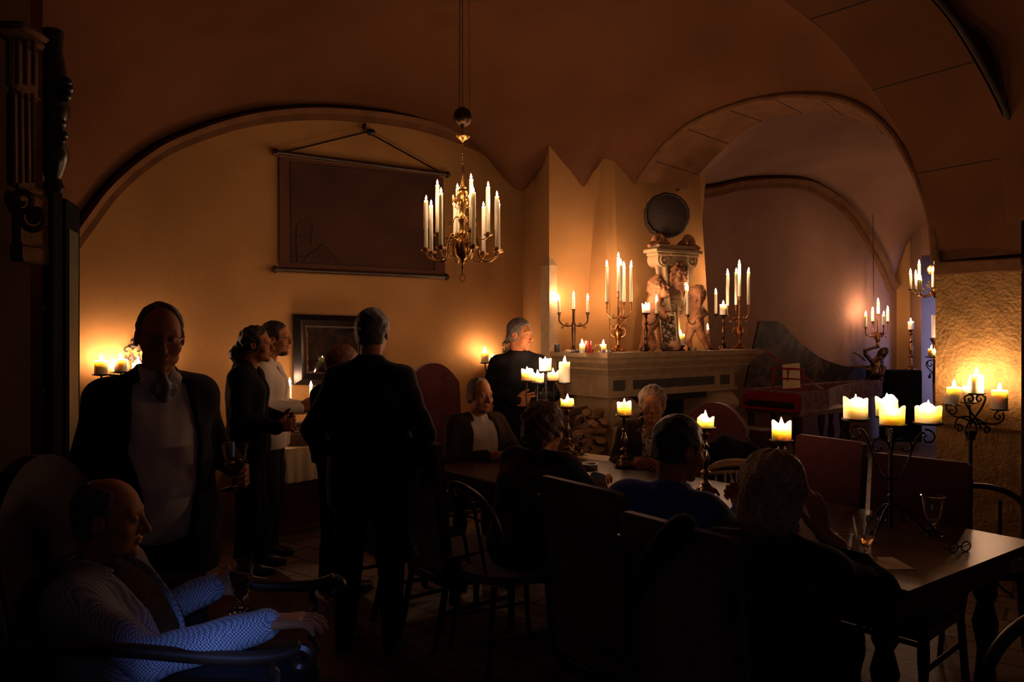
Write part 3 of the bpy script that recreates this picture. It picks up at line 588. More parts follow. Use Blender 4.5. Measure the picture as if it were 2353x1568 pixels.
def five(px,b,lst,dep,label,stag,sk):
    v,Y=onm(px,b); cps=cups_at([(x,yb) for x,yt,yb,_ in lst],Y,dep); H=max(c.z for c in cps)-v.z
    prof=[(.012,.055),(.016,.07),(.012,.08),(.02,.11),(.034,.15),(.036,.19),(.022,.22),(.012,.235),(.014,.25),(.01,.27),(.013,.30),(.009,.33),(.007,H-.06),(.012,H-.05)]
    r=candelabrum('candelabra',label,'candelabra',v,cps,.010,'copper',prof,foot=ornate,arm_from=H*.60,sag=.045,arm_r=.0048)
    for s_ in (-1,1):
        hd=MB(); u=Vector((.9*s_,-.3*s_,0)); hd.tube(bez(u*.02+Vector((0,0,.13)),u*.09+Vector((0,0,.12)),u*.08+Vector((0,0,.23)),u*.025+Vector((0,0,.20)),12),.005,6); hd.tube(spiral(u*.05+Vector((0,0,.21)),u,(0,0,1),.018,.003,0,6,16),.004,6); hd.build('handle','copper',r)
    for k,(x,yt,yb,l) in enumerate(lst): candle(x,yt,yb,(cps[k].y),7.2,l+stag,'mantel candelabra tapers',seed=sk+k)
five(1420,4.98,[(1394.5,609,695,'leftmost'),(1421,591,671,'tallest central'),(1427,607,693,'front'),(1434,612,695,'back'),(1450,610,695,'rightmost')],[0,0,-.11,.11,.0],'ornate gilt five-armed candelabra with urn stem left of the stone cartouche',' ivory taper on the gilt candelabra left of the cartouche',50)
five(1699,4.95,[(1672,628,703,'leftmost'),(1691.6,626,701,'second from left'),(1699,607,682,'tallest'),(1720,625,701,'rightmost')],[0,-.1,0,.0],'ornate gilt candelabra at the right end of the mantelpiece',' ivory taper on the right mantel candelabra',60)
def balu(name,label,base,H,m,r0=.05,pan=.04,cat='candlestick',tri=True,group=None):
    root=empty(name,base,0,label,cat,group)
    p=[(r0*.35,.05),(r0*.5,.06),(r0*.22,.075),(r0*.2,H*.30),(r0*.45,H*.34),(r0*.2,H*.38),(r0*.28,H*.46),(r0*.42,H*.55),(r0*.24,H*.62),(r0*.18,H*.68),(r0*.36,H*.72),(r0*.18,H*.76),(r0*.2,H*.86),(r0*.34,H*.9),(r0*.22,H*.93),(pan*.6,H-.012)]
    s=MB(); s.lathe(p,20); s.build('stem',m,root)
    f=MB()
    if tri:
        f.lathe([(r0*1.0,.012),(r0*.85,.03),(r0*.45,.05),(r0*.3,.056)],24,rf=lambda t,z:1+.14*math.cos(3*t))
        for k in range(3):
            a=PI/2+k*2*PI/3; u=Vector((math.cos(a),math.sin(a),0)); f.tube(bez(u*r0*.6+Vector((0,0,.03)),u*r0*1.15+Vector((0,0,.04)),u*r0*.95+Vector((0,0,.008)),u*r0*1.3+Vector((0,0,.006)),8),[.008]*8+[.005],6)
    else: f.lathe([(r0*1.2,0),(r0*1.22,.006),(r0*.9,.014),(r0*.5,.03),(r0*.35,.05),(r0*.3,.056)],24)
    f.build('foot',m,root)
    q=MB(); q.lathe([(.004,H-.014),(pan*.5,H-.012),(pan*1.02,H-.005),(pan*1.12,H),(pan*1.08,H+.002),(pan*.7,H-.002)],24); q.build('drip_pan',m,root); return root
def stick(px,yb,b,wp,yt,label,clabel,m,style='flat',cm='waxwhite',r0=.05,seed=0,kind='pillar',pan=None,name='candlestick',group=None,fs=1):
    v,Y=onm(px,b); H=ZY(yb,Y)-MZ; r=wp*Y/F/2; balu(name,label,v,H,m,r0,pan or r*1.05)
    candle(px,yt,yb,Y,wp,clabel,group or 'single candles on the mantelpiece',kind=kind,style=style,m=cm,base=v+Vector((0,0,H)),seed=seed,fs=fs)
stick(1484.5,720,4.88,18.5,698,'dark silver baluster candlestick in front of the left stone putto','short fat white candle melted hollow on the candlestick by the left putto','bronze','crown',seed=3)
stick(1662,724.5,4.93,16,700,'dark baluster candlestick just left of the right mantel candelabra','white pillar candle on the candlestick beside the right mantel candelabra','bronze','flat',seed=4,r0=.045)
stick(1626.5,768,4.93,6,754,'very small slender brass candlestick near the right foot of the putto','short taper stub on the tiny brass candlestick','brass',kind='taper',r0=.028,pan=.013)
v,Y=onm(1386,4.86); candle(1386,786,805,Y,15,'stubby cream candle standing directly on the mantel left of the urn candelabra','single candles on the mantelpiece','pillar',base=v,style='flat')
v,Y=onm(1564,4.84); ch=MB(); hh=ZY(794,Y)-MZ; ch.lathe([(.045,0),(.047,.008),(.03,.016),(.022,.03),(.036,hh-.008),(.042,hh),(.02,hh)],20); o=ch.build('candle_holder','bronze'); o.location=v; tag(o,'low black round candle holder in front of the framed picture','candle holder')
candle(1564,768,794,Y,18.5,'cream pillar candle on the low black holder by the framed picture','single candles on the mantelpiece','pillar',base=v+Vector((0,0,hh)),seed=6)
# taper held on a bracket beside the left putto, and one at the right putto
def bracket(px,yt,yb,Y,l1,l2,to,seed,m='bronze'):
    b=P(px,yb,Y); root=empty('candle_bracket',b,0,l1,'candle bracket'); s=MB(); s.lathe([(.004,-.03),(.012,-.02),(.016,-.006),(.03,0),(.031,.002),(.013,.002)],16); t=Vector(to)-b
    s.build('drip_pan',m,root); a=MB(); a.tube(bez((0,0,-.026),(0,0,-.09),t+Vector((0,0,-.05)),t,12),.005,6); a.build('arm',m,root)
    candle(px,yt,yb,Y,6.8,l2,'bracket tapers on the chimney',base=b,seed=seed)
_,Y0=onm(1510,4.79); bracket(1509,688.5,722,Y0,'dark candle bracket held out by the left stone putto','ivory taper held in front of the picture frame by the left putto',P(1488,740,Y0+.12),71)
_,Y0=onm(1580,4.79); bracket(1580,664.6,723.6,Y0,'dark candle bracket held out by the right stone putto','ivory taper standing in front of the right putto',P(1598,738,Y0+.12),72)
_,Y0=onm(1645,5.2); bracket(1645,672.6,722,Y0,'dark curved sconce arm on the right edge of the chimney hood','ivory taper on the curved sconce at the chimney hood right edge',P(1629,750,Y0+.02),73)
# ---- table candlesticks
TZ=.765
def tstick(px,ybot,yt,wp,Y,label,clabel,seed,r0=.058):
    v=P(px,HOR,Y); v.z=TZ; H=ZY(ybot,Y)-TZ; r=wp*Y/F/2; balu('candlestick',label,v,H,'silver',r0,r*1.12)
    candle(px,yt,ybot,Y,wp,clabel,'fat candles on the dining table','pillar',style='crown',m='wax',base=v+Vector((0,0,H)),seed=seed,fs=1.15)
tstick(1304,935,917,31,5.42,'silver baluster candlestick near the far end of the table by the firewood','low melted candle with a torn rim nearest the firewood',11)
tstick(1434.5,954,924,33,5.0,'silver baluster candlestick left of the woman with the scarf','fat melted candle beside the woman with the scarf',12)
tstick(1621,983,957,38,4.16,'silver baluster candlestick behind the man in the blue sweater','fat melted candle right of the head of the man in blue',13)
tstick(1796,1012,970,43,3.5,'candlestick mostly hidden behind the silver-haired woman','fat melted candle rising above the silver-haired woman',14)
# ---- iron candelabra on the table
Yt=3.37; v=P(2047,HOR,Yt); v.z=TZ
cp=[(1966,963,3.36,53,915,'left'),(2050,977,3.21,54,935,'front middle'),(2038,957,3.53,48,912,'back middle'),(2133,972,3.33,56,932,'right')]
cups_=[P(x,y,yy) for x,y,yy,_,_,_ in cp]
root=empty('candelabra',v,0,'tall wrought iron candelabra with four fat candles on the near end of the table','candelabra'); zt=min(c.z for c in cups_)-TZ
s=MB(); s.tube([(0,0,.02),(0,0,zt-.03)],.0075,10); s.lathe([(.008,.15),(.014,.16),(.008,.17)],12); s.lathe([(.008,zt-.1),(.013,zt-.09),(.008,zt-.08)],12); s.build('stem','iron',root)
for k,c in enumerate(cups_):
    c=c-v; u=Vector((c.x,c.y,0)); e=u.length; u.normalize(); a=MB(); zc=c.z
    a.tube(bez((0,0,zt-.24),u*e*.5+Vector((0,0,zt-.27)),u*e*.55+Vector((0,0,zc-.02)),u*e*.92+Vector((0,0,zc-.045)),14),.0045,6)
    a.tube(spiral(u*(e*.98)+Vector((0,0,zc-.062)),u,(0,0,1),.034,.008,1.9,-4.6,26),.0038,6)
    a.tube(spiral(u*.052+Vector((0,0,zt-.105)),u,(0,0,1),.045,.008,3.4,-3.4,26),.0038,6)
    a.build('arm','iron',root)
    q=MB(); rp=cp[k][3]*cp[k][2]/F/2; q.lathe([(.003,-.012),(rp*.9,-.008),(rp*1.14,-.003),(rp*1.17,.003),(rp*1.1,.0)],28,tuple(c)); q.build('drip_pan','iron',root)
    candle(cp[k][0],cp[k][4],cp[k][1],cp[k][2],cp[k][3],cp[k][5]+' fat melted candle on the iron table candelabra','candles of the iron table candelabra','pillar',style='crown',base=cups_[k],seed=80+k,fs=1.1)
for k in range(3):
    a=R(100+k*120); u=Vector((math.cos(a),math.sin(a),0)); l=MB(); l.tube(bez((0,0,.12),u*.06+Vector((0,0,.13)),u*.10+Vector((0,0,.05)),u*.15+Vector((0,0,.005)),14),.005,6); l.tube(spiral(u*.15+Vector((0,0,.025)),u,(0,0,1),.020,.004,-1.6,4.6,18),.0045,6); l.tube(spiral(u*.05+Vector((0,0,.075)),u,(0,0,1),.03,.005,1.4,-4.6,20),.004,6); l.build('leg','iron',root)
# ---- floor candelabra with five candles behind the table
Yf=5.8; v=P(1254,HOR,Yf); v.z=0
cp=[(1212,875,5.78,28,848,'left','crown'),(1236,880,5.62,28,858,'front','crown'),(1253,853,5.8,28,824,'tall hollow topmost','crown'),(1271,875,6.0,27,853,'back','crown'),(1297,880,5.74,26,832,'new tall straight right','flat')]
cups_=[P(c[0],c[1],c[2]) for c in cp]
root=empty('candelabra',v,0,'tall iron floor candelabra with scrolls and five candles beside the mantel corner','candelabra'); zt=cups_[2].z
s=MB(); s.tube([(0,0,.05),(0,0,zt-.02)],.009,10)
for z in (.5,.8,1.0): s.lathe([(.01,z-.01),(.018,z),(.01,z+.01)],12)
s.build('stem','iron',root)
for k,c in enumerate(cups_):
    c=c-v; u=Vector((c.x,c.y,0)); e=u.length; a=MB(); rp=cp[k][3]*cp[k][2]/F/2
    if e>.03:
        u.normalize(); a.tube(bez((0,0,zt-.42),u*e*1.1+Vector((0,0,zt-.40)),u*e*1.2+Vector((0,0,c.z-.14)),c+Vector((0,0,-.01)),14),.0045,6)
        for q,(zz,rr_) in enumerate(((zt-.16,.04),(zt-.24,.035),(zt-.33,.045))): a.tube(spiral(u*(.05)+Vector((0,0,zz)),u,(0,0,1),rr_,.006,PI*.5+q,-4.4,22),.0035,6)
    a.lathe([(.003,-.012),(rp*.9,-.008),(rp*1.14,-.003),(rp*1.17,.003),(rp*1.1,.0)],24,tuple(c)); a.build('arm','iron',root)
    candle(cp[k][0],cp[k][4],cp[k][1],cp[k][2],cp[k][3],cp[k][5]+' candle on the iron floor candelabra by the mantel corner','candles of the left floor candelabra','pillar',style=cp[k][6],base=cups_[k],seed=90+k,fs=1.1)
for k in range(3):
    a=R(30+k*120); u=Vector((math.cos(a),math.sin(a),0)); l=MB(); l.tube(bez((0,0,.3),u*.1+Vector((0,0,.3)),u*.1+Vector((0,0,.02)),u*.25+Vector((0,0,.008)),12),.008,6); l.build('leg','iron',root)
# ---- floor candelabra before the right pillar
Yp=4.98; v=P(2230,HOR,Yp); v.z=0
cp=[(2187,930,5.08,31,890,'left leaning',2193),(2244,904.5,4.98,29,862,'middle topmost',2244),(2297,941,4.86,33,897,'right',2297),(2228,925,5.10,28,887,'hidden back',2228)]
cups_=[P(c[0],c[1],c[2]) for c in cp]; root=empty('candelabra',v,0,'black iron floor candelabra with heart scroll and pillar candles before the stone pillar','candelabra')
ux=Vector((1,0,0)); uz=Vector((0,0,1)); zc=cups_[1].z
s=MB(); s.tube([(0,0,.05),(0,0,ZY(1005,Yp))],.012,10); z=ZY(1000,Yp); s.box(-.022,.022,-.022,.022,z-.03,z+.03,.006); s.build('stem','iron',root)
def pp(x,y): q=P(x,y,Yp)-v; return q
def curve(mb,pts,r=.0065): mb.tube(resample([pp(*q) for q in pts],10*len(pts)),r,7)
h=MB()
for s_ in (-1,1):
    X=lambda x:2240+s_*x
    curve(h,[(X(4),990-60),(X(22),905-0+5),(X(24),918),(X(14),940),(X(-4),965),(X(-14),985)][1:],.0065)
    h.tube(spiral(pp(X(11),917),(s_,0,0),(0,0,1),.030,.006,.6,6.8,26),.006,7)
h.build('heart_scroll','iron',root)
h=MB(); curve(h,[(2238,972),(2215,962),(2190,955),(2175,940),(2176,928)]); h.tube(spiral(pp(2188,944),(1,0,0),(0,0,1),.034,.007,1.6,-5,26),.006,7); h.build('arm','iron',root)
h=MB(); curve(h,[(2238,958),(2262,972),(2290,974),(2306,962),(2304,948)]); h.tube(spiral(pp(2294,957),(1,0,0),(0,0,1),.030,.006,1.6,7.5,26),.006,7); h.build('arm','iron',root)
h=MB(); curve(h,[(2230,1010),(2219,995),(2224,975),(2240,962)]); curve(h,[(2230,1010),(2243,995),(2240,972),(2224,958),(2200,962),(2192,985)]); curve(h,[(2240,975),(2262,976),(2275,990)]); h.tube(spiral(pp(2204,985),(1,0,0),(0,0,1),.028,.006,2.2,-4,22),.0055,7); h.tube(spiral(pp(2268,990),(1,0,0),(0,0,1),.026,.006,.6,7,22),.0055,7); h.build('lower_scroll','iron',root)
h=MB(); curve(h,[(2230,975),(2229,950),(2228,930)]); q=cups_[3]-v; h.tube([q,pp(2228,935),pp(2230,960)],.006,6); h.build('arm','iron',root)
for k,c in enumerate(cups_):
    q=MB(); rp=cp[k][3]*cp[k][2]/F/2; q.lathe([(.003,-.012),(rp*1.0,-.006),(rp*1.3,0),(rp*1.34,.003),(rp*1.2,.001)],24,tuple(c-v)); q.build('drip_pan','iron',root)
    candle(cp[k][0],cp[k][4],cp[k][1],cp[k][2],cp[k][3],cp[k][5]+' pillar candle before the rough stone pillar','candles before the stone pillar','pillar',style='flat',base=cups_[k],seed=100+k,pxt=cp[k][6],fs=1.25)
for k in range(3):
    a=R(-90+(k-1)*62); u=Vector((math.cos(a),math.sin(a),0)); l=MB(); l.tube(bez((0,0,.3),u*.1+Vector((0,0,.3)),u*.1+Vector((0,0,.02)),u*.22+Vector((0,0,.008)),12),.008,6); l.build('leg','iron',root)
# ---- wall sconces on the back wall
def sconce(px0,lst,orn,label,grp,tagw,seed):
    a,Yw=on_b(orn[0],WALLB); Y=Yw; v=uv(a,WALLB-.02,ZY(orn[1],Yw)); root=empty('wall_sconce',v,0,label,'wall sconce'); h=MB()
    U=uv(1,0); s=Yw/F; W=uv(0,-1)
    h.tube([v-v,Vector((0,0,-.38))],.008,6)
    for s_ in (-1,1):
        for zz in (0.02,-.07):
            h.tube(spiral(U*s_*.035+Vector((0,0,zz)),U*s_,(0,0,1),.033,.006,PI,-2.2,20),.006,6); h.tube(spiral(U*s_*.035+Vector((0,0,zz-.045)),U*s_,(0,0,1),.025,.006,PI,7.2,20),.006,6)
    h.tube([(0,0,.03),(0,0,.10)],[.008,.004],6); h.ell((0,0,.085),(.014,.01,.018)); h.ell((0,0,.05),(.026,.01,.014)); h.build('back_ornament','iron',root)
    for k,(x,yt,yb,wp,dist,l) in enumerate(lst):
        a1,_=on_b(x,WALLB-dist); Yk=.6*a1+.8*(WALLB-dist); b=P(x,yb,Yk)-v; m_=MB(); rp=wp*Yk/F/2
        m_.tube(bez((0,0,-.2),W*dist*.9+Vector((0,0,-.3)),b+Vector((0,0,-.22)),b+Vector((0,0,-.01)),14),.0065,6); m_.tube(spiral(b*.6+Vector((0,0,-.11)),U,(0,0,1),.03,.006,0,7,20),.005,6)
        m_.lathe([(.003,-.012),(rp*1.1,-.006),(rp*1.35,0),(rp*1.4,.004),(rp*1.2,.001)],24,tuple(b)); m_.build('arm','iron',root)
        candle(x,yt,yb,Yk,wp,l+tagw,grp,'pillar',style='flat',base=v+b,seed=seed+k,fs=1.25)
sconce(0,[(232.5,829,861,29,.15,'leftmost'),(260,842,862,15,.08,'low back'),(278,826,855,28,.18,'middle'),(318,835,862,26,.10,'rightmost half hidden')],(303,811),'iron scroll wall sconce with candles at the left end of the back wall','left wall sconce candles',' candle on the sconce at the left end of the wall',110)
sconce(0,[(1114.5,809,834,18.5,.15,'left'),(1132,826,842,15,.10,'low right')],(1162,797),'iron scroll wall sconce behind the man standing by the mantel','right wall sconce candles',' candle on the sconce behind the man by the mantel',120)
# ================================================================ FIREPLACE
fp=empty('fireplace',uv(5.4,5.4,0),R(36.87),'large carved stone fireplace with deep moulded mantelpiece and tapering hood','fireplace')
O=Vector((5.4,5.4))
def fb(name,m,fn,smooth=False,label=None,ang=40):
    mb=MB(); mb.T=Matrix.Translation((-O.x,-O.y,0)); fn(mb); o=mb.build(name,m,fp,smooth=smooth,ang=ang); 
    if label: o['label']=label
    return o
L0,R0,F0,BK=4.52,6.62,4.73,5.95
def tier(mb,z0,z1,i0,i1,bl=5.46):
    def pl(i): return [(L0+i,bl),(L0+i,F0+i),(R0-i,F0+i),(R0-i,BK),(L0+.35,BK)]
    mb.prism(pl(i0),z0,z1,pl(i1))
fb('mantel_shelf','stone',lambda m:(tier(m,1.395,1.435,.0,0),tier(m,1.375,1.395,.03,.01)))
fb('cornice','stone',lambda m:(tier(m,1.345,1.375,.05,.05),tier(m,1.30,1.345,.10,.06),tier(m,1.285,1.30,.10,.10),tier(m,1.23,1.285,.17,.13),tier(m,1.215,1.23,.17,.17)))
fb('frieze','stone',lambda m:(tier(m,1.07,1.215,.20,.20),tier(m,1.045,1.07,.18,.18)))
YF=F0+.2-.004
fb('inlaid_panel','darkpanel',lambda m:m.box(5.02,6.1,YF-.008,YF+.02,1.105,1.185),label='long dark inlaid panel')
for x in (4.78,6.2): fb('inlaid_panel','darkpanel',lambda m:m.prism([(x,YF-.008),(x+.13,YF-.008),(x+.13,YF+.02),(x,YF+.02)],1.1,1.19),label='small dark inlaid square')
def jamb(x0,x1):
    def f(m):
        m.box(x0,x1,4.95,5.5,0,.12); m.box(x0+.02,x1-.02,4.98,5.5,.12,1.045)
    fb('jamb','stone',f)
    def g(m):
        T=m.T.copy(); pr=[]
        for i in range(15):
            t=i/14; z=1.03-.55*t; y=4.99-(.17*math.sin(PI*min(1,t*1.9+.12)) if t<.5 else .05*(1-t)*2)*1.0; pr.append((y,z))
        rings=[[(x0+.03,y,z) ,(x1-.03,y,z),(x1-.03,5.02,z),(x0+.03,5.02,z)] for y,z in pr]; m.loft(rings,True,True)
        for xx in (x0+.026,x1-.026): m.tube(spiral((xx,4.93,.94),(0,-1,0),(0,0,1),.075,.01,2,-7,28),.010,6)
    fb('console','stone',g,True)
jamb(4.76,5.03); jamb(6.08,6.38)
fb('firebox','soot',lambda m:(m.box(5.03,6.08,5.75,5.9,0,1.05),m.box(4.98,5.03,5.3,5.9,0,1.05),m.box(6.08,6.14,5.3,5.9,0,1.05),m.box(5.03,6.08,5.0,5.9,.98,1.046)))
fb('hearth','stone',lambda m:m.box(4.6,6.5,4.75,5.9,0,.08))
fb('side_wall','plaster',lambda m:(m.box(4.78,4.98,5.44,5.5,0,1.045),))
fb('corner_post','stone',lambda m:m.prism([(4.51,5.46),(4.60,5.46),(4.60,5.58),(4.51,5.58)],0,2.2))
fb('post_cap','stone',lambda m:m.prism([(4.51,5.46),(4.60,5.46),(4.60,5.58),(4.51,5.58)],2.2,2.27,[(4.54,5.50),(4.57,5.50),(4.57,5.54),(4.54,5.54)]))
def hood(m): m.prism([(4.95,5.96),(4.95,5.52),(5.02,5.22),(5.08,5.15),(6.29,5.12),(6.5,5.96)],1.43,3.35,[(5.06,5.96),(5.08,5.62),(5.16,5.46),(5.26,5.42),(6.50,5.44),(6.6,5.96)])
h_=fb('hood','plaster',hood,False,'smooth plastered hood')
# firewood in the niche left of the fireplace
rl=random.Random(3)
RW=['bottom row','second row from below','middle row','second row from the top','top row']; CW=['left','centre','right']
for k in range(15):
    row=k//3; px=1322+(k%3)*25+rl.random()*5+(row%2)*7; py=1036-row*22-rl.random()*3; Yl=6.75+rl.random()*.1
    c=P(px,py,Yl); l=rl.uniform(.22,.32); r=rl.uniform(.032,.046); an=R(rl.uniform(-18,18)); mb=MB(); n=7; ph=rl.random()*6
    prof=[(r*(1 if j%3 else .75)*math.cos(ph+2*PI*j/n),r*.8*(1 if j%2 else .85)*math.sin(ph+2*PI*j/n)) for j in range(n)]
    mb.loft([[(-l/2*q,y*s,z*s) for y,z in prof] for q,s in ((1,.97),(.9,1),(0,1.04),(-.9,1),(-1,.96))],True,True)
    o=mb.build('firewood_log','log' if k%3 else 'bark',ang=25); o.location=c; o.rotation_euler=(R(rl.uniform(-10,10)),R(rl.uniform(-9,9)),R(70)+an*1.6)
    tag(o,('bark-covered' if k%3==0 else 'pale')+' split log at the '+CW[k%3]+' of the '+RW[row]+' beside the fireplace','firewood','firewood stack beside the fireplace')
# ---------------------------------------------------------------- carved stone cartouche with two putti
_,Ys=onm(1532,5.02); SX=F/Ys/ .8
so=uv(on_b(1532,5.02)[0],5.02,MZ)
def SL(px,py,d=0): return np.array([(px-1532)*Ys/F/.86,-d,(805-py)*Ys/F])   # local: x along hood, -y towards room
sr=empty('stone_cartouche',so,R(30),'carved stone cartouche with bearded mask, volutes and two standing putti on the mantelpiece','sculpture')
def fig(p,pts):
    d=None
    for a,b,r1,r2,k in pts:
        q=s_rc(p,a,b,r1,r2) if b is not None else s_sp(p,a,r1)
        d=q if d is None else smin(d,q,k)
    return d+.0022*np.sin(p[:,0]*95)*np.sin(p[:,2]*80+p[:,1]*60)
S=SL
left=[(S(1478,742,.07),S(1484,690,.09),.075,.062,.03),(S(1484,690,.09),S(1490,668,.10),.05,.055,.03),(S(1492,668,.12),None,.03,0,.03),
 (S(1490,640,.10),S(1478,652,.08),.03,.03,.03),(S(1476,695,.10),S(1500,728,.15),.034,.026,.02),(S(1500,728,.15),S(1510,735,.15),.024,.02,.02),(S(1486,690,.04),S(1512,700,.02),.03,.024,.02),
 (S(1474,745,.08),S(1462,778,.09),.052,.036,.03),(S(1462,778,.09),S(1450,797,.10),.034,.022,.02),(S(1450,800,.10),S(1458,802,.14),.018,.016,.02),(S(1484,748,.04),S(1496,785,.03),.045,.03,.03),(S(1496,785,.03),S(1488,801,.05),.028,.02,.02)]
right=[(S(1596,738,.07),S(1590,692,.09),.072,.058,.03),(S(1592,682,.11),None,.03,0,.03),(S(1600,668,.06),S(1612,690,.05),.04,.03,.03),(S(1585,665,.08),S(1604,662,.09),.035,.035,.03),(S(1578,690,.15),None,.014,0,.02),
 (S(1602,700,.07),S(1612,720,.11),.032,.026,.02),(S(1612,720,.11),S(1586,735,.15),.024,.018,.02),(S(1580,700,.06),S(1564,690,.03),.03,.024,.02),
 (S(1598,745,.08),S(1608,775,.09),.052,.036,.03),(S(1608,775,.09),S(1620,797,.09),.034,.022,.02),(S(1620,800,.09),S(1612,802,.13),.018,.016,.02),(S(1586,748,.05),S(1578,785,.05),.046,.03,.03),(S(1578,785,.05),S(1582,801,.07),.028,.02,.02)]
for nm,pt in (('putto',left),('putto',right)):
    xs=np.array([q[0] for q in pt]); lo=xs.min(0)-.09; hi=xs.max(0)+.09; lo[2]=-.001
    hp_=np.array(pt[2][0] if pt is left else pt[1][0]); HR=np.array(Euler((R(25 if pt is left else -5),0,R(-150 if pt is left else 155))).to_matrix())
    o=sdf_obj(nm,[(lambda p,pt=pt,hp_=hp_,HR=HR:smax(smin(smin(fig(p,pt),head_sdf(((p-hp_)@HR)/.78)*.78,.008),hair_sdf(((p-hp_)@HR)/.78,'curly')*.72,.006),-p[:,2],.003),lo,hi,.0048)],'terracotta',sr); o['label']='putto leaning towards the shield' if pt is left else 'putto with curly head carrying the shield'
def shield(p):
    x=p[:,0]-S(1533,0)[0]; z=p[:,2]; y=p[:,1]; top=S(0,606)[2]; bot=S(0,725)[2]; t=np.clip((z-bot)/(top-bot),0,1)
    wdt=.05+.115*np.sqrt(t); d=np.maximum(np.abs(x)-wdt,np.maximum(z-top,bot-z)); d=smax(d,np.abs(y+.10)-.05,.02)
    rim=smax(d,-(np.abs(x)-wdt*.72),.012); body=smax(d,-(y+.13),.01) if False else smax(d,(-.12)-y,.012)
    return smin(rim,body,.006)
sdf_obj('shield',[(shield,S(1480,735)-[0,.2,0],S(1588,600)+[0,.02,0],.007)],'stone',sr)
MR=np.array(Euler((R(4),0,R(180+4))).to_matrix()); MC=S(1534,640)+np.array([0,-.125,0])
def mask(p):
    l=((p-MC)@MR)/1.02; d=head_sdf(l,1); m=l.copy(); m[:,0]=np.abs(m[:,0])
    d=smin(d,s_rc(m,(0,.088,.040),(.040,.078,.050),.010,.008),.004); d=smin(d,s_rc(m,(.004,.096,-.044),(.040,.075,-.062),.009,.007),.004)
    for k in range(4):
        x=.008+.013*k; d=smin(d,s_rc(m,(x,.082-.008*k,-.085),(x*.55,.070,-.175+.018*k),.012,.006),.004)
    for k in range(5):
        t=.5+k*.42; d=smin(d,s_rc(m,(.055*math.sin(t),.035,.03+.10*math.cos(t)),(.085*math.sin(t)+.01,.02,.03+.115*math.cos(t)-.03),.022,.014),.005)
    d=smin(d,s_rc(m,(.085,.02,.02),(.088,.01,-.09),.020,.012),.006)
    return d*1.02
c=S(1533,642); o=sdf_obj('bearded_mask',[(mask,MC-[.17,.19,.27],MC+[.17,.12,.21],.0042)],'terracotta',sr)
mb=MB(); T=lambda px,py,d=0:Vector(S(px,py,d))
def sbox(x0,x1,y0,y1,d0,d1,b=.006):
    p=T(x0,y1); q=T(x1,y0); mb.box(p.x,q.x,-d1,-d0,p.z,q.z,b)
sbox(1472,1590,577,585,0,.19); sbox(1478,1584,585,592,.01,.17); sbox(1484,1578,566,577,.02,.16); sbox(1492,1574,592,612,.02,.14)
for i in range(9): mb.ell(T(1512+i*5.2,589,.175),(.008,.008,.008),8,6)
mb.build('abacus','stone',sr)
for s_ in (-1,1):
    mb=MB(); c=T(1533+s_*36,600,.15); 
    mb.T=Matrix.Translation(c)@Matrix.Rotation(PI/2,4,'X'); mb.lathe([(.068,-.0),(.07,.02),(.07,.13),(.068,.15)],28,(0,0,-.15)); mb.T=Matrix.Identity(4)
    mb.tube(spiral(c+Vector((0,-.004,0)),(s_,0,0),(0,0,1),.06,.008,1.2,13.5,46),.011,6); mb.ell(c+Vector((0,-.006,0)),(.016,.012,.016)); mb.build('volute','stone',sr)
    mb=MB(); mb.tube([T(1533+s_*x,y,.10) for x,y in ((44,612),(40,640),(32,665),(24,682),(22,698),(34,700))],[.02,.016,.016,.02,.022,.016],8); mb.build('frame_scroll','stone',sr)
    mb=MB(); c=T(1533+s_*36,557,.09); mb.tube(spiral(c,(s_,0,0),(0,0,1),.065,.012,-.6,8,30),[.028-.0006*i for i in range(31)],8)
    for i in range(6): mb.ell(c+Vector((s_*(.03+.018*i),-.01,-.01-.008*i)),(.024,.022,.022),8,6)
    mb.tube([c+Vector((s_*-.06,0,0)),c+Vector((s_*-.10,0,-.03))],.025,8); mb.build('leaf_scroll','terracotta',sr)
mb=MB()
for i in range(9):
    a=R(-180+i*22.5); mb.tube([T(1533,690,.12),T(1533+22*math.cos(a),700-18*math.sin(a)*.9-2,.13)],[.012,.016],6)
mb.ell(T(1533,704,.10),(.07,.035,.05)); 
for s_ in (-1,1): mb.tube(spiral(T(1533+s_*12,708,.14),(s_,0,0),(0,0,1),.035,.006,.5,7,22),.008,6)
mb.build('shell_base','stone',sr)
mb=MB(); mb.box(*(T(1514,805).x,T(1546,805).x),-.12,-.02,0,T(0,722).z,.01); mb.build('plinth','stone',sr)
# dark round boss above
c=so+Vector((math.cos(R(30))*T(1530,0).x,math.sin(R(30))*T(1530,0).x,0)); rb=52*Ys/F
mb=MB(); mb.T=Matrix.Rotation(R(-6),4,'Z')@Matrix.Rotation(PI/2,4,'X'); rj=[random.uniform(.975,1.02) for _ in range(48)]
mb.lathe([(rb*.2,-.16),(rb*.8,-.14),(rb*.98,-.09),(rb,-.03),(rb*1.0,.03),(rb*.93,.07),(rb*.90,.078),(rb*.86,.06),(rb*.5,.085),(rb*.05,.095)],48,rf=lambda t,z:rj[int(t/(2*PI)*48+.5)%48])
o=mb.build('round_boss','soot'); o.location=(c.x,c.y-.03,ZY(497,Ys)); tag(o,'large dark round wooden boss crowning the stone cartouche','wall ornament')
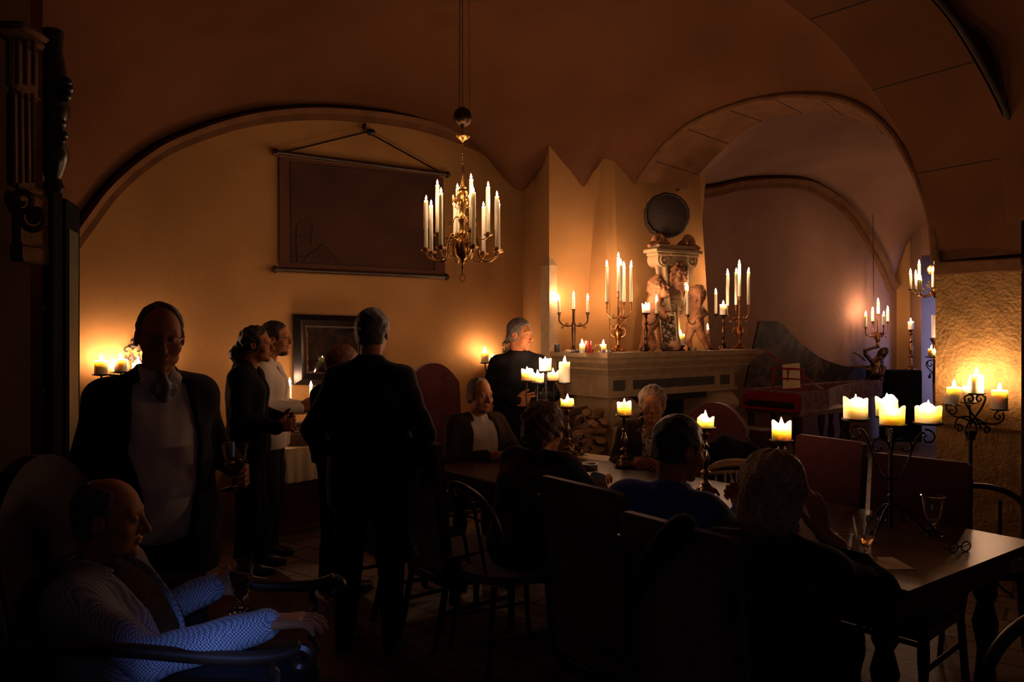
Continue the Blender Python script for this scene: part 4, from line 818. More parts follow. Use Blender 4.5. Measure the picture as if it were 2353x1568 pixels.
# framed picture leaning before the cartouche
def panel(mb,c4,th,back):
    v=[Vector(q) for q in c4]; w=[q+back*th for q in v]; mb.put(v+w,[(0,1,2,3),(7,6,5,4),(0,4,5,1),(1,5,6,2),(2,6,7,3),(3,7,4,0)])
def framed(name,c4,fw,th,mf,ml,mats,label,cat,bulge=.012):
    v=[Vector(q) for q in c4]; o0=sum(v,Vector())/4; n=(v[1]-v[0]).cross(v[3]-v[0]).normalized()
    if n.y>0: n=-n
    root=empty(name,o0,0,label,cat); ctr=Vector((0,0,0)); v=[q-o0 for q in v]
    def ins(f): return [ctr+(q-ctr)*(1-f*.0)-((q-ctr).normalized()*f*1.35) for q in v]
    mb=MB(); a=v; b=ins(fw*.5); c=ins(fw); rings=[[q for q in a],[q+n*th for q in a],[q+n*(th+bulge) for q in b],[q+n*th*.6 for q in c],[q for q in c]]
    mb.loft(rings,True,False); mb.build('frame',mf,root,smooth=False)
    cur=c
    for nm,m_,f,d in mats:
        mb=MB(); q4=[ctr+(q-ctr)*f for q in c]; panel(mb,[q+n*d for q in q4],.004,-n); mb.build(nm,m_,root,smooth=False)
    return root
_,Yp_=onm(1534,4.86)
framed('picture_frame',[P(1518,804,Yp_-.02),P(1561,800,Yp_+.03),P(1554,714,Yp_+.10),P(1509,717,Yp_+.05)],.012,.012,'copper','icon',[('mount','paper',1.0,.003),('picture','icon',.78,.006)],'small flowery picture in a thin orange frame leaning before the cartouche','picture')
# small things on the mantelpiece
def lat(name,px,b,prof,m,label,cat,seg=20,group=None):
    v,Y=onm(px,b); mb=MB(); mb.lathe(prof,seg); o=mb.build(name,m); o.location=v; return tag(o,label,cat,group)
lat('beaker',1280,5.2,[(.022,0),(.024,.002),(.030,.062),(.033,.068),(.030,.066),(.022,.006)],'pewter','small flared metal beaker at the far left end of the mantelpiece','cup')
o=lat('votive_candle',1350,4.90,[(.030,0),(.031,.09),(.031,.10),(.024,.10),(.022,.006)],'redglass','tall red votive glass beside the lit cream candle at left','votive')
v,Y=onm(1338,4.88); candle(1338,783,804,Y,13,'cream candle with red band next to the red votive glass','single candles on the mantelpiece','pillar',base=v,seed=31)
lat('perfume_bottle',1359,4.86,[(.016,0),(.018,.004),(.018,.03),(.006,.036),(.006,.06),(.008,.062),(.004,.066)],'redglass','tiny red bottle with narrow neck on the mantelpiece','bottle')
v,Y=onm(1372,4.88); mb=MB(); mb.T=Matrix.Rotation(R(20),4,'Z')@Matrix.Rotation(PI/2,4,'X'); mb.lathe([(.026,-.012),(.034,-.014),(.036,0),(.034,.014),(.026,.012),(.024,0)],26,caps=False); o=mb.build('napkin_ring','glass'); o.location=v+Vector((0,0,.036)); tag(o,'upright glass ring lying behind the tiny red bottle','ring')
for px,l,r_ in ((1303,'curved white shell at the foot of the dark candelabra','.'),(1328,'dark round pebble beside the dark candelabra foot','.'),(1311,'flat grey stone under the dark candelabra','.')):
    v,Y=onm(px,4.95); mb=MB(); mb.lathe([(.004,0),(.028,.002),(.036,.012),(.022,.026),(.004,.030)],16,rf=lambda t,z:1+.15*math.sin(3*t+px)); o=mb.build('shell' if 'shell' in l else 'pebble','stone' if 'white' in l else 'darkpanel'); o.location=v; tag(o,l,'shell' if 'shell' in l else 'stone')
for px,b,l in ((1396,4.82,'metal tealight tin left of the gilt candelabra foot'),(1590,4.84,'metal tealight tin right of the low black candle holder')): lat('tealight_tin',px,b,[(.03,0),(.04,.0),(.042,.026),(.039,.026),(.037,.012)],'pewter',l,'tealight')
lat('gourd',1547,4.87,[(.02,0),(.05,.008),(.068,.035),(.07,.055),(.055,.085),(.02,.1),(.006,.108)],'ceramic','round peach coloured gourd in front of the framed picture','gourd',24)
lat('dried_flower',1527,4.85,[(.02,0),(.034,.02),(.04,.04),(.028,.058),(.01,.066)],'bark','dark dried flower head beside the peach gourd','dried flower',14)
lat('snuffer_tray',1641,4.86,[(.04,0),(.055,.01),(.056,.014),(.03,.008)],'bronze','flat dark dish near the right end of the mantelpiece','dish')
# ---------------------------------------------------------------- hanging canvas on the back wall
def wb(px,py,off=0): a,Y=on_b(px,WALLB-off); return P(px,py,Y)
cv=empty('hanging_canvas',wb(830,490,.03),0,'large brown map-like canvas on two rods hanging from a cord on the back wall','wall hanging'); o0=Vector(cv.location)
def wquad(mb,pts,off,th=.004):
    v=[wb(x,y,off)-o0 for x,y in pts]; panel(mb,v,th,uv(0,1))
mb=MB(); wquad(mb,[(643,616),(1023,632),(1019,408),(642,360)],.03); mb.build('canvas','parchrim',cv,smooth=False)
mb=MB(); wquad(mb,[(671,603),(1000,620),(1000,409),(668,374)],.036); mb.build('painted_field','parch',cv,smooth=False)
mb=MB()
for pts in ([(668,374),(1000,409)],[(671,604),(1000,621)],[(668,374),(671,604)],[(1000,409),(1000,621)]): mb.tube([wb(*q,.042)-o0 for q in pts],.003,5)
rr=random.Random(5)
for pts in ([(684,600),(683,520),(700,512),(720,520),(716,560),(742,570),(760,598)],[(700,600),(712,585),(735,580),(752,600)],[(690,545),(705,540),(712,548)],[(730,575),(745,562),(770,590),(782,604)],[(678,590),(700,592),(730,597)]): mb.tube(resample([wb(*q,.042)-o0 for q in pts],16),.004,5)
mb.build('drawing','mapink',cv)
def rod(name,a,b,r):
    mb=MB(); A=wb(*a,.045)-o0; B=wb(*b,.045)-o0; d=(B-A).normalized(); mb.tube([A,A+d*.02,A+d*.03,A+d*.035,B-d*.035,B-d*.03,B-d*.02,B],[r*1.1,r*1.7,r*1.5,r,r,r*1.5,r*1.7,r*1.1],12); mb.build(name,'darkwood',cv)
rod('top_rod',(628,349),(1032,402),.020); rod('bottom_rod',(626,619),(1030,637),.020)
mb=MB(); pk=wb(843,303,.06)-o0; mb.tube([wb(655,349,.05)-o0,pk],.007,6); mb.tube([pk,wb(1012,396,.05)-o0],.007,6); mb.build('cord','black',cv)
mb=MB(); mb.tube([wb(838,286,.0)-o0,wb(838,300,.07)-o0],.014,8); mb.ell(wb(852,304,.06)-o0,(.04,.03,.03)); mb.build('hook','black',cv)
# picture above the buffet
framed('framed_painting',[wb(672,884,.05),wb(852,888,.05),wb(852,728,.05),wb(670,722,.05)],.105,.03,'black','still',[('gilt_slip','darkwood',1.0,.006),('painting','still',.93,.010),('glazing','glass',.93,.020)],'dark framed glossy still life painting hanging above the white buffet table','painting',.03)
# ---------------------------------------------------------------- buffet table
bA0,_=on_b(598,5.85); bA1,_=on_b(965,5.85); bt=empty('buffet_table',uv((bA0+bA1)/2,6.0,0),0,'buffet table under a white cloth against the back wall','table'); ob=Vector(bt.location)
mb=MB(); mb.T=Matrix.Translation(-ob)@ROOM; mb.box(bA0,bA1,5.72,6.25,.70,.74); mb.build('tabletop','darkwood',bt,smooth=False)
for a in (bA0+.08,bA1-.08):
    for b in (5.8,6.18): mb=MB(); mb.T=Matrix.Translation(-ob)@ROOM; mb.box(a-.03,a+.03,b-.03,b+.03,0,.70); mb.build('leg','darkwood',bt,smooth=False)
mb=MB(); mb.T=ROOM; n=60; top=[];
def fold(i): return .012*math.sin(i*1.7)+.008*math.sin(i*.7)
r0=[(bA0+(bA1-bA0)*i/n,5.70,.745) for i in range(n+1)]; r1=[(x,5.69+fold(i)*.5,.62) for i,(x,_,_) in enumerate(r0)]; r2=[(x,5.68+fold(i),.50+.004*math.sin(i*.5)) for i,(x,_,_) in enumerate(r0)]; rb_=[(x,6.26,.745) for x,_,_ in r0]
mb.loft([rb_,r0,r1,r2],False); mb.loft([[(x,y+.006,z-.004) for x,y,z in q] for q in (r2,r1,r0,rb_)],False); tag(mb.build('tablecloth','cloth',ang=60),'white tablecloth draped over the buffet table by the back wall','tablecloth')
def onbuf(px,py_b=None,b=5.92): a,Y=on_b(px,b); return uv(a,b,.75),Y
v,Y=onbuf(714.5,b=5.9); H=ZY(929,Y)-.75; balu('candlestick','slim brass candlestick right of the food basket on the buffet',v,H,'brass',.045,.016,tri=False)
candle(714.5,892,929,Y,7.5,'tall taper on the buffet candlestick below the painting','buffet tapers',base=v+Vector((0,0,H)),seed=131,fs=1.3)
v,Y=onbuf(666,b=6.0); H=ZY(925,Y)-.75; balu('candlestick','slim brass candlestick behind the glass held by the bearded man',v,H,'brass',.045,.016,tri=False)
candle(666,884,925,Y,8,'taper burning behind the raised glass of the bearded man','buffet tapers',base=v+Vector((0,0,H)),seed=132,fs=1.3)
v,Y=onbuf(700,b=5.85); mb=MB(); mb.lathe([(.13,0),(.15,.05),(.155,.09),(.15,.095),(.14,.05),(.12,.01)],28,rf=lambda t,z:1+.02*math.sin(24*t)); o=mb.build('basket','bark'); o.location=v; o.scale=(1.15,.8,1); tag(o,'dark round wicker basket of food on the buffet cloth','basket')
rg=random.Random(9)
for k in range(26):
    t=rg.random()*6.28; q=rg.random()**.6*.12; mb=MB(); mb.ell((0,0,0),(rg.uniform(.02,.032),.02,.018),10,7); o=mb.build('dried_fruit','darkpanel' if k%3 else 'bark'); o.location=v+Vector((q*math.cos(t)*1.1,q*math.sin(t)*.8,.085+.085*(1-q/.13)+rg.uniform(-.008,.01))); tag(o,'dark dried fruit heaped in the buffet basket','fruit','fruit heaped in the buffet basket')
v,Y=onbuf(738,b=5.8); mb=MB(); mb.lathe([(.03,0),(.05,.01),(.055,.05),(.045,.11),(.018,.17),(.016,.24),(.024,.26),(.014,.24),(.016,.17),(.042,.11),(.05,.05)],24); o=mb.build('carafe','glass'); o.location=v; tag(o,'clear glass carafe on the buffet beside the basket','carafe')
# ================================================================ DINING TABLE, CHAIRS, FAR BAY
def rbox(mb,x0,x1,y0,y1,z0,z1,b=.01): mb.box(x0,x1,y0,y1,z0,z1,b)
TA0,TA1,TB0,TB1=2.62,3.66,1.31,4.35
tb=empty('dining_table',uv((TA0+TA1)/2,(TB0+TB1)/2,0),R(36.87),'long dark polished wooden dining table running from near right to the fireplace','table')
hw,hl=(TA1-TA0)/2,(TB1-TB0)/2
mb=MB(); mb.box(-hw,hw,-hl,hl,.725,TZ,.008); mb.build('tabletop','tablewood',tb,ang=30)
mb=MB(); mb.box(-hw+.06,hw-.06,-hl+.08,hl-.08,.62,.725,.004); mb.build('apron','darkwood',tb)
for x in (-hw+.12,hw-.12):
    for y in (-hl+.15,0,hl-.15):
        mb=MB(); mb.lathe([(.045,0),(.05,.03),(.03,.06),(.045,.15),(.03,.3),(.05,.42),(.03,.5),(.045,.53),(.045,.62)],16,(x,y,0)); mb.build('leg','darkwood',tb)
mb=MB(); mb.box(-.05,.05,-hl+.15,hl-.15,.12,.17,.01); mb.build('stretcher','darkwood',tb)
def chair(loc,heading,label,style='square',W=.52,top=1.0,arm=False,mat_='redvelvet',sh=.46,D=.48,group=None,tilt=.06):
    """local: faces +y"""
    root=empty('dining_chair' if not arm else 'armchair',loc,R(heading),label,'chair',group); wd='darkwood'
    mb=MB(); mb.box(-W/2,W/2,-D/2,D/2,sh-.10,sh,.03); mb.build('seat',mat_,root)
    mb=MB(); mb.box(-W/2+.01,W/2-.01,-D/2+.01,D/2-.01,sh-.15,sh-.10,.004); mb.build('seat_frame',wd,root)
    yb=-D/2+.02
    def by(z): return yb-tilt*(z-sh)/(top-sh)
    mb=MB(); n=9; t=.045
    zs=[sh+.02+(top-sh-.02)*i/n for i in range(n+1)]
    if style=='square':
        rings=[]
        for z in zs: rings.append([(-W/2,by(z)-t/2,z),(-W/2,by(z)+t/2,z),(W/2,by(z)+t/2,z),(W/2,by(z)-t/2,z)])
        z=zs[-1]+.012; rings.append([(-W/2+.015,by(z)-t/3,z),(-W/2+.015,by(z)+t/3,z),(W/2-.015,by(z)+t/3,z),(W/2-.015,by(z)-t/3,z)]); mb.loft(rings,True,True)
    else:
        xs=[-W/2+W*i/16 for i in range(17)]; a=.16
        fr=[];bk=[]
        for y_,dst in ((t/2,fr),(-t/2,bk)):
            for zi in range(8):
                row=[]
                for x in xs:
                    zt=top-a*(abs(x)/(W/2))**2.2; z=sh+.02+(zt-sh-.02)*zi/7; row.append((x,by(z)+y_,z))
                dst.append(row)
        mb.loft(fr,False); mb.loft(bk[::-1],False); mb.loft([fr[-1],bk[-1]],False); mb.loft([[r[0] for r in fr],[r[0] for r in bk]],False); mb.loft([[r[-1] for r in bk],[r[-1] for r in fr]],False)
    bk_=mb.build('backrest',mat_,root,ang=50)
    if style=='tallnail' or arm:
        mb=MB()
        for s_ in (-1,1):
            for i in range(12): z=sh+.1+(top-sh-.35)*i/11; mb.ell((s_*(W/2+.004),by(z),z),(.009,.012,.009),8,6)
        mb.build('upholstery_nails','brass',bk_)
    for s_ in (-1,1):
        mb=MB(); mb.tube([(s_*(W/2-.03),D/2-.03,0),(s_*(W/2-.03),D/2-.03,.02),(s_*(W/2-.03),D/2-.03,.1),(s_*(W/2-.03),D/2-.03,.25),(s_*(W/2-.03),D/2-.03,sh-.14)],[.018,.024,.018,.026,.024],10); mb.build('leg',wd,root)
        mb=MB(); mb.tube([(s_*(W/2-.025),-D/2-.05,0),(s_*(W/2-.025),-D/2+.02,sh-.14)]+([(s_*(W/2-.0),by(z)-.005,z) for z in (sh,sh+.2,top-.22)] if style!='square' else [(s_*(W/2-.01),by(z)-.018,z) for z in (sh,top-.06)]),.018,10); mb.build('leg',wd,root)
        mb=MB(); mb.tube([(s_*(W/2-.03),D/2-.03,.18),(s_*(W/2-.03),-D/2-.01,.18)],.012,8); mb.build('stretcher',wd,root)
        if arm:
            mb=MB(); za=sh+.31; pts=bez((s_*(W/2-.01),by(za),za+.02),(s_*W/2,-.02,za+.03),(s_*W/2,D/2+.02,za-.07),(s_*W/2,D/2+.14,za),14); mb.tube(pts,[.02]*len(pts),10)
            mb.tube(spiral((s_*W/2,D/2+.14,za-.032),(0,1,0),(0,0,1),.032,.010,PI/2,-4.5,18),.016,8); ar_=mb.build('armrest',wd,root)
            mb=MB(); tw=[(s_*(W/2)+.009*math.cos(i*1.1),D/2+.07+.009*math.sin(i*1.1),sh-.02+(za-sh-.0)*i/24) for i in range(25)]; mb.tube(tw,[.012+.004*math.sin(i*1.3) for i in range(25)],8); mb.build('arm_post',wd,ar_)
    mb=MB(); mb.tube([(-(W/2-.03),D/2-.05,.28),(W/2-.03,D/2-.05,.28)],.012,8); mb.build('stretcher',wd,root)
    return root
def cab(a,b,z=0): return uv(a,b,z)
TH=36.87
# near-side row (backs towards the room, facing +a): heading such that local +y = +u  -> rot = TH-90
chair(uv(2.24,2.195),TH-90,'red square-backed chair under the man in the blue sweater','square',.44,1.05)
chair(uv(2.06,1.575),TH-90,'red square-backed chair behind the silver-haired woman with a black bag over its back','square',.43,1.05)
# strap/bag hanging between the chairs
mb=MB(); mb.tube(resample([P(1590,1225,2.40),P(1572,1207,2.31),P(1545,1235,2.24),P(1505,1285,2.27),P(1470,1335,2.32),P(1455,1380,2.34)],24),[.022+.018*math.sin(i*.14) for i in range(24)],10); tag(mb.build('handbag','velvetblack'),'black bag hanging from the near red chair backs','bag')
# far-side chairs facing -u
chair(uv(3.68,2.43),TH+90-4,'empty red square-backed chair on the far side, left of the iron candelabra post','square',.41,1.03)
chair(uv(3.60,1.86),TH+90+6,'empty red square-backed chair on the far side, right of the iron candelabra post','square',.44,1.0)
chair(P(1592,HOR,5.35)*Vector((1,1,0)) if False else Vector((P(1592,HOR,5.35).x,5.35,0)),TH+95,'red chair with curved top right of the woman with the scarf','arch',.50,1.12)
chair(Vector((P(1036,HOR,6.0).x,6.0,0)),TH+178,'tall red high-backed chair with arched top against the back wall','tallnail',.46,1.365,D=.5)
chair(uv(2.38,3.62),TH-88,'small red armless chair with low back near the far left table corner','square',.38,1.045)
chair(uv(2.36,4.2),TH-95,'red upholstered chair standing right behind the standing man in black','square',.44,1.05)
chair(Vector((P(165,HOR,3.0).x-.10,3.15,0)),-75,'tall red chair with arched back beside the green door','arch',.5,1.36)
# armchair of the seated man, near left
chair(Vector((-1.02,2.42,0)),-86,'high-backed red leather armchair with brass nails at the lower left','tallnail',.60,1.25,arm=True,D=.58,tilt=.15,sh=.46,mat_='oldleather')
# light wood and rounded back chairs
def roundback(loc,heading,label,m,seatm,W=.44,top=.88,spind=True):
    root=empty('dining_chair',loc,R(heading),label,'chair'); mb=MB(); mb.prism([(W/2*math.cos(t)*(1 if math.sin(t)>0 else .9),W/2*math.sin(t)) for t in [2*PI*i/28 for i in range(28)]],.43,.47); mb.build('seat',seatm,root)
    mb=MB(); pts=[(W/2*math.sin(t),-W/2*.55-.10*math.cos(t)-.03,.47+(top-.47)*(math.cos(t/1.02)**.35 if abs(t)<1.55 else 0)) for t in [-1.5+3.0*i/24 for i in range(25)]]; mb.tube(pts,.016,10)
    if spind: 
        pts2=[(p[0]*.9,p[1]+.0,top-.07-.02*(p[0]/W*2)**2) for p in pts[3:-3]]; mb.tube(pts2,.014,8)
        mb.tube([(p[0]*.98,p[1],top-.02-.05*(p[0]/W*2)**2) for p in pts[2:-2]],[.018]*21,8)
    mb.build('back_hoop',m,root)
    for i in range(6 if spind else 2):
        x=(-.5+(i+.5)/(6 if spind else 2))*W*.74; mb=MB(); mb.tube([(x,-W/2*.72,.47),(x*1.05,-W/2*.55-.11,top-.06-.03*(x/W*2)**2)],.009,8); mb.build('spindle',m,root)
    for sx in (-1,1):
        for sy in (-1,1): mb=MB(); mb.tube([(sx*W*.36,sy*W*.36,.43),(sx*W*.44,sy*W*.46,0)],[.016,.012],8); mb.build('leg',m,root)
        mb=MB(); mb.tube([(sx*W*.41,-W*.4,.18),(sx*W*.41,W*.4,.18)],.008,6); mb.build('stretcher',m,root)
    return root
roundback(Vector((P(1668,HOR,4.62).x,4.55,0)),TH+112,'pale wooden spindle-back chair on the far side of the table','palewood','palewood',.46,.84)
roundback(Vector((P(1172,HOR,3.95).x,3.95,0)),-62,'dark bentwood chair with red seat under the curly-haired woman','darkwood','redvelvet',.50,.88,False)
roundback(Vector((P(2290,HOR,2.2).x,2.2,0)),14,'black bentwood chair with curved back at the lower right corner','darkwood','velvetblack',.42,.955,False)
roundback(Vector((P(2262,HOR,3.9).x+.05,4.0,0)),150,'black bentwood chair standing in front of the stone pillar','black','velvetblack',.42,.80,False)
# coat heap on a chair
def sdf_simple(name,fn,lo,hi,h,m,label,cat): return tag(sdf_obj(name,[(fn,lo,hi,h)],m),label,cat)
c=np.array(P(1672,1010,5.0)); 
def coat(p):
    q=p-np.array([c[0],c[1],0]); d=s_rc(q,(0,0,.45),(0,.02,.86),.17,.10); d=smin(d,s_rc(q,(-.14,0,.85),(.14,0,.84),.07,.07),.08); d=smin(d,s_rc(q,(.13,0,.3),(.1,0,.7),.1,.09),.06); return np.maximum(d+.008*np.sin(q[:,0]*38+q[:,2]*6),-q[:,2])
sdf_simple('coat',coat,[c[0]-.35,c[1]-.3,0],[c[0]+.35,c[1]+.3,1.05],.012,'velvetblack','black coat heaped on a seat beyond the table','coat')
# ---- things on the dining table
def goblet(px,pyb,Y,s,label,fill='whitewine',lvl=.5,z=TZ,name='wine_glass'):
    v=P(px,HOR,Y); v.z=z; root=empty(name,v,0,label,'glass'); H=s; R1=.30*H
    mb=MB(); mb.lathe([(R1*.82,0),(R1*.85,.004),(R1*.3,.012),(R1*.14,.02),(R1*.22,H*.16),(R1*.13,H*.22),(R1*.25,H*.30),(R1*.45,H*.36),(R1*.70,H*.5),(R1*.86,H*.75),(R1*1.0,H),(R1*.96,H),(R1*.82,H*.76),(R1*.66,H*.5),(R1*.42,H*.385),(R1*.05,H*.36)],28); mb.build('bowl','glass',root)
    if fill:
        mb=MB(); ht=.37+.5*lvl*.6; rt=R1*(.66+(.82-.66)*max(0,(ht-.5)/.26)) if ht>.5 else R1*.6; mb.lathe([(R1*.05,H*.366),(R1*.40,H*.39),(R1*.62,H*min(.5,ht)),(rt*.98,H*ht)],28); mb.build('wine',fill,root)
    return root
goblet(2145,1232,3.36,.162,'empty stemmed goblet near the right table edge',None)
goblet(1990,1288,3.0,.158,'stemmed goblet of white wine standing on the cream card')
goblet(1337,1040,5.45,.145,'goblet of red wine near the far end of the table','wine',1.0)
goblet(1318,1040,5.60,.14,'empty goblet beside the red wine at the far end',None)
goblet(1697,1160,4.0,.15,'goblet with a little red wine behind the silver-haired woman','wine',.2)
def card(px,py,w,l,rot,label,cat,m='paper',th=.0015,name='paper_sheet'):
    Y=(EYE-TZ)*F/(py-HOR); v=P(px,HOR,Y); v.z=TZ+.0005; mb=MB(); mb.box(-w/2,w/2,-l/2,l/2,0,th); o=mb.build(name,m,smooth=False); o.location=v; o.rotation_euler=(0,0,R(rot)); return tag(o,label,cat)
card(2015,1296,.20,.15,TH+8-42,'cream card under the white wine goblet at the near table end','card')
o=card(1388,1054,.42,.20,TH-75,'crumpled cream paper near the far end of the table','paper'); 
card(1405,1117,.30,.20,TH-60,'folded cream paper at the elbow of the man in blue','paper')
card(1152,1050,.22,.30,TH,'menu card before the seated man at the far table end','card','cloth')
def small(name,px,py,prof,m,label,cat,rf=None):
    Y=(EYE-TZ)*F/(py-HOR); v=P(px,HOR,Y); v.z=TZ; mb=MB(); mb.lathe(prof,24,rf=rf); o=mb.build(name,m); o.location=v; return tag(o,label,cat)
small('tumbler',1942,1262,[(.03,0),(.033,.05),(.035,.06),(.031,.058),(.028,.006)],'glass','small glass tumbler left of the white wine goblet','glass')
small('ashtray',1354,1078,[(.04,0),(.05,.004),(.052,.032),(.046,.032),(.042,.01)],'pewter','round dark metal ashtray before the curly-haired woman','ashtray')
Yq=(EYE-TZ)*F/(1270-HOR); v=P(2205,HOR,Yq); v.z=TZ; eg=empty('spectacles',v,R(20),'folded dark spectacles lying on the near table end','glasses')
for s_ in (-1,1): mb=MB(); mb.tube([(s_*.033+.024*math.cos(t),0,.02+.018*math.sin(t)) for t in [i*PI/8 for i in range(17)]],.0025,6); mb.build('rim','black',eg); mb=MB(); mb.tube([(s_*.056,0,.03),(s_*.05,.03,.01),(-s_*.02,.035,.006)],.002,6); mb.build('temple','black',eg)
mb=MB(); mb.tube([(-.01,0,.024),(.01,0,.024)],.002,6); mb.build('bridge','black',eg)
# ---------------------------------------------------------------- harpsichord
ha,hb0,hb1,zr=8.0,5.22,5.96,.92
hp=empty('harpsichord',uv(ha,hb0,0),R(TH),'painted harpsichord with red interior and raised decorated lid','keyboard instrument')   # local x along room a, y along room b
W=hb1-hb0; L=2.75
def bent(n=16): return [(.55+(L-.55)*i/n,(W-.20)*(1-(1-i/n)**2.2)) for i in range(n+1)]
out=[(0,0),(.55,0)]+bent()[1:]+[(L,W),(0,W)]
mb=MB(); inner=[(x+(.012 if x<.1 else (-.012 if x>L-.1 else 0)),y+(.014 if y<W-.01 else -.012)) for x,y in out]
mb.loft([[(x,y,.70) for x,y in out],[(x,y,zr) for x,y in out],[(x,y,zr) for x,y in inner],[(x,y,.80) for x,y in inner]],True,True); mb.build('case','marbled',hp,smooth=False)
mb=MB(); mb.loft([[(x,y,zr-.012) for x,y in inner],[(x,y,.79) for x,y in inner]],True,False); mb.loft([[(x-.004,y-.004,zr+.001) for x,y in out[1:-1]],[(x+.004,y+.016,zr+.001) for x,y in out[1:-1]]],False); mb.build('inner_rim','redpaint',hp,smooth=False)
mb=MB(); mb.box(-.02,.0,.02,W-.02,.70,.74); mb.box(-.016,-.002,.01,W-.01,.735,.90); mb.box(-.10,.02,.01,.03,.72,.86); mb.box(-.10,.02,W-.03,W-.01,.72,.86); mb.box(-.12,-.02,.01,W-.01,.695,.725); mb.build('keywell','redpaint',hp,smooth=False)
mb=MB(); mb.box(-.11,-.03,.05,W-.05,.745,.765); mb.box(-.06,-.02,.05,W-.05,.775,.795)
for i in range(30): y=.055+i*(W-.11)/30; mb.box(-.115,-.04,y,y+.017,.765,.772)
mb.build('keyboard','keys',hp,smooth=False)
mb=MB(); mb.box(-.03,1.2,-.02,W,.64,.70,.004); mb.build('stand_frame','marbled',hp)
for x in (0.0,.45,.9,1.7):
    for y in ((.04,W-.06) if x<1.7 else (W-.3,W-.06)): mb=MB(); mb.lathe([(.03,0),(.035,.04),(.02,.08),(.04,.2),(.045,.3),(.022,.4),(.035,.5),(.04,.56),(.04,.64)],14,(x,y,0)); mb.build('leg','darkwood',hp)
# lid standing on the spine side
def lidz(x): return .80 if x<.42 else .80-(.64)*(1-(1-min(1,(x-.42)/(L-.42)))**2.1)
lx=[(-.02+.08*i) for i in range(int((L+.1)/.08))]; LY=W+.02
def lp(x,t,o=0): z=zr+.01+t*lidz(x); return (x+ .16*t*(1 if x<.4 else max(0,1-(x-.4)/1.2)),LY-.12*t*lidz(x)-o,z)
mb=MB(); f0=[lp(x,0) for x in lx]; f1=[lp(x,.5) for x in lx]; f2=[lp(x,1) for x in lx]; g=[(x,y+.02,z) for x,y,z in f2]; g0=[(x,y+.02,z) for x,y,z in f0]
mb.loft([f0,f1,f2,g,g0,f0],False); mb.build('lid','lidpaint',hp,ang=30)
def blob(mb,x,t,rx,rz,o=.008,rot=0,n=18):
    c=Vector(lp(x,t,o)); mb.put([tuple(c)]+[tuple(c+Vector((rx*(1+.25*math.sin(3*a+x*9))*math.cos(a)*math.cos(rot)-rz*math.sin(a)*math.sin(rot),-.0-.12*rz*math.sin(a)*0,rx*math.cos(a)*math.sin(rot)+rz*(1+.2*math.sin(2*a+t*7))*math.sin(a)*math.cos(rot)))) for a in [2*PI*i/n for i in range(n)]],[(0,i+1,(i+1)%n+1) for i in range(n)])
for nm,mm,lst in (('painted_figure','lidfig',[(.95,.62,.10,.13,.4),(1.05,.38,.16,.08,.2),(.85,.45,.07,.10,-.5),(1.35,.5,.14,.09,-.4),(1.55,.5,.10,.06,.3),(1.75,.5,.12,.08,.7),(1.95,.55,.09,.05,-.3),(.15,.22,.07,.10,.2),(2.15,.5,.1,.05,.2),(1.2,.7,.06,.05,0)]),('painted_drapery','lidred',[(.62,.68,.09,.20,.15),(.45,.78,.16,.06,0),(.30,.55,.05,.16,.3),(.70,.45,.05,.10,-.5)])):
    for i,q in enumerate(lst[:0]): mb=MB(); blob(mb,q[0],q[1],q[2],q[3],.008+.003*i,q[4]); mb.build(nm,mm,hp,smooth=False)
mb=MB()
for y in (.12,.32,.52): mb.box(.20,.215,y-.008,y+.008,zr,zr+.25)
for z in (zr+.0,zr+.12,zr+.24): mb.box(.20,.215,.10,.54,z,z+.018)
mb.build('music_desk','redpaint',hp,smooth=False)
mb=MB(); mb.tube([(.35,W-.05,zr+.42),(.45,.02,zr+.01)],.009,8); mb.build('lid_prop','redpaint',hp)
sh_=MB(); sh_.T=Matrix.Rotation(R(8),4,'Y'); sh_.box(-.002,.002,-.115,.115,0,.29); o=sh_.build('sheet_music','paper',smooth=False); o.location=hp.matrix_basis@Vector((.19,.26,zr+.02)); o.rotation_euler=(R(-7),0,R(TH)); tag(o,'cream sheet of music leaning on the red desk of the harpsichord','sheet music')
Yb=8.3; v=P(1732,HOR,Yb); v.z=0; bn=empty('bench',v,R(TH+90),'low bench with red cushion in front of the harpsichord','bench'); mb=MB(); mb.box(-.24,.24,-.16,.16,.50,.60,.03); mb.build('cushion','redvelvet',bn)
mb=MB(); mb.box(-.23,.23,-.15,.15,.44,.50,.004); mb.build('bench_frame','darkwood',bn)
for sx in (-1,1):
    for sy in (-1,1): mb=MB(); mb.lathe([(.02,0),(.026,.08),(.016,.16),(.028,.3),(.02,.44)],12,(sx*.19,sy*.12,0)); mb.build('leg','darkwood',bn)
# ---------------------------------------------------------------- far bay: figure chandelier, pedestal, candles
Yg=11.45
gc=[(1989,724,752),(2005,715,739),(2018,694,721),(2030.5,724,748),(2040,712,739)]
gl=['leftmost','second from left','topmost middle','fourth, slightly lower','rightmost']
v=P(2017,800,Yg); cps=[P(x,yb,Yg+d) for (x,yt,yb),d in zip(gc,(0,.12,0,-.14,.02))]; H=cps[2].z-v.z
candelabrum('candelabra','gilt branched candelabra held up by the hanging bronze figure','candelabra',v,cps,.012,'copper',[(.02,0),(.035,.02),(.02,.05),(.03,.1),(.045,.15),(.03,.2),(.015,.24),(.012,H-.05)],arm_from=.22,sag=.07,arm_r=.008,cupkind='tulip')
for k,((x,yt,yb),c) in enumerate(zip(gc,cps)): candle(x,yt,yb,c.y,6.6,gl[k]+' short taper on the candelabra of the hanging figure','tapers over the hanging figure',seed=140+k,fs=1.35)
g0=np.array(P(2017,805,Yg)); k_=Yg/F
def GF(x,y,d=0): return np.array([(x-2017)*k_,d,(805-y)*k_])
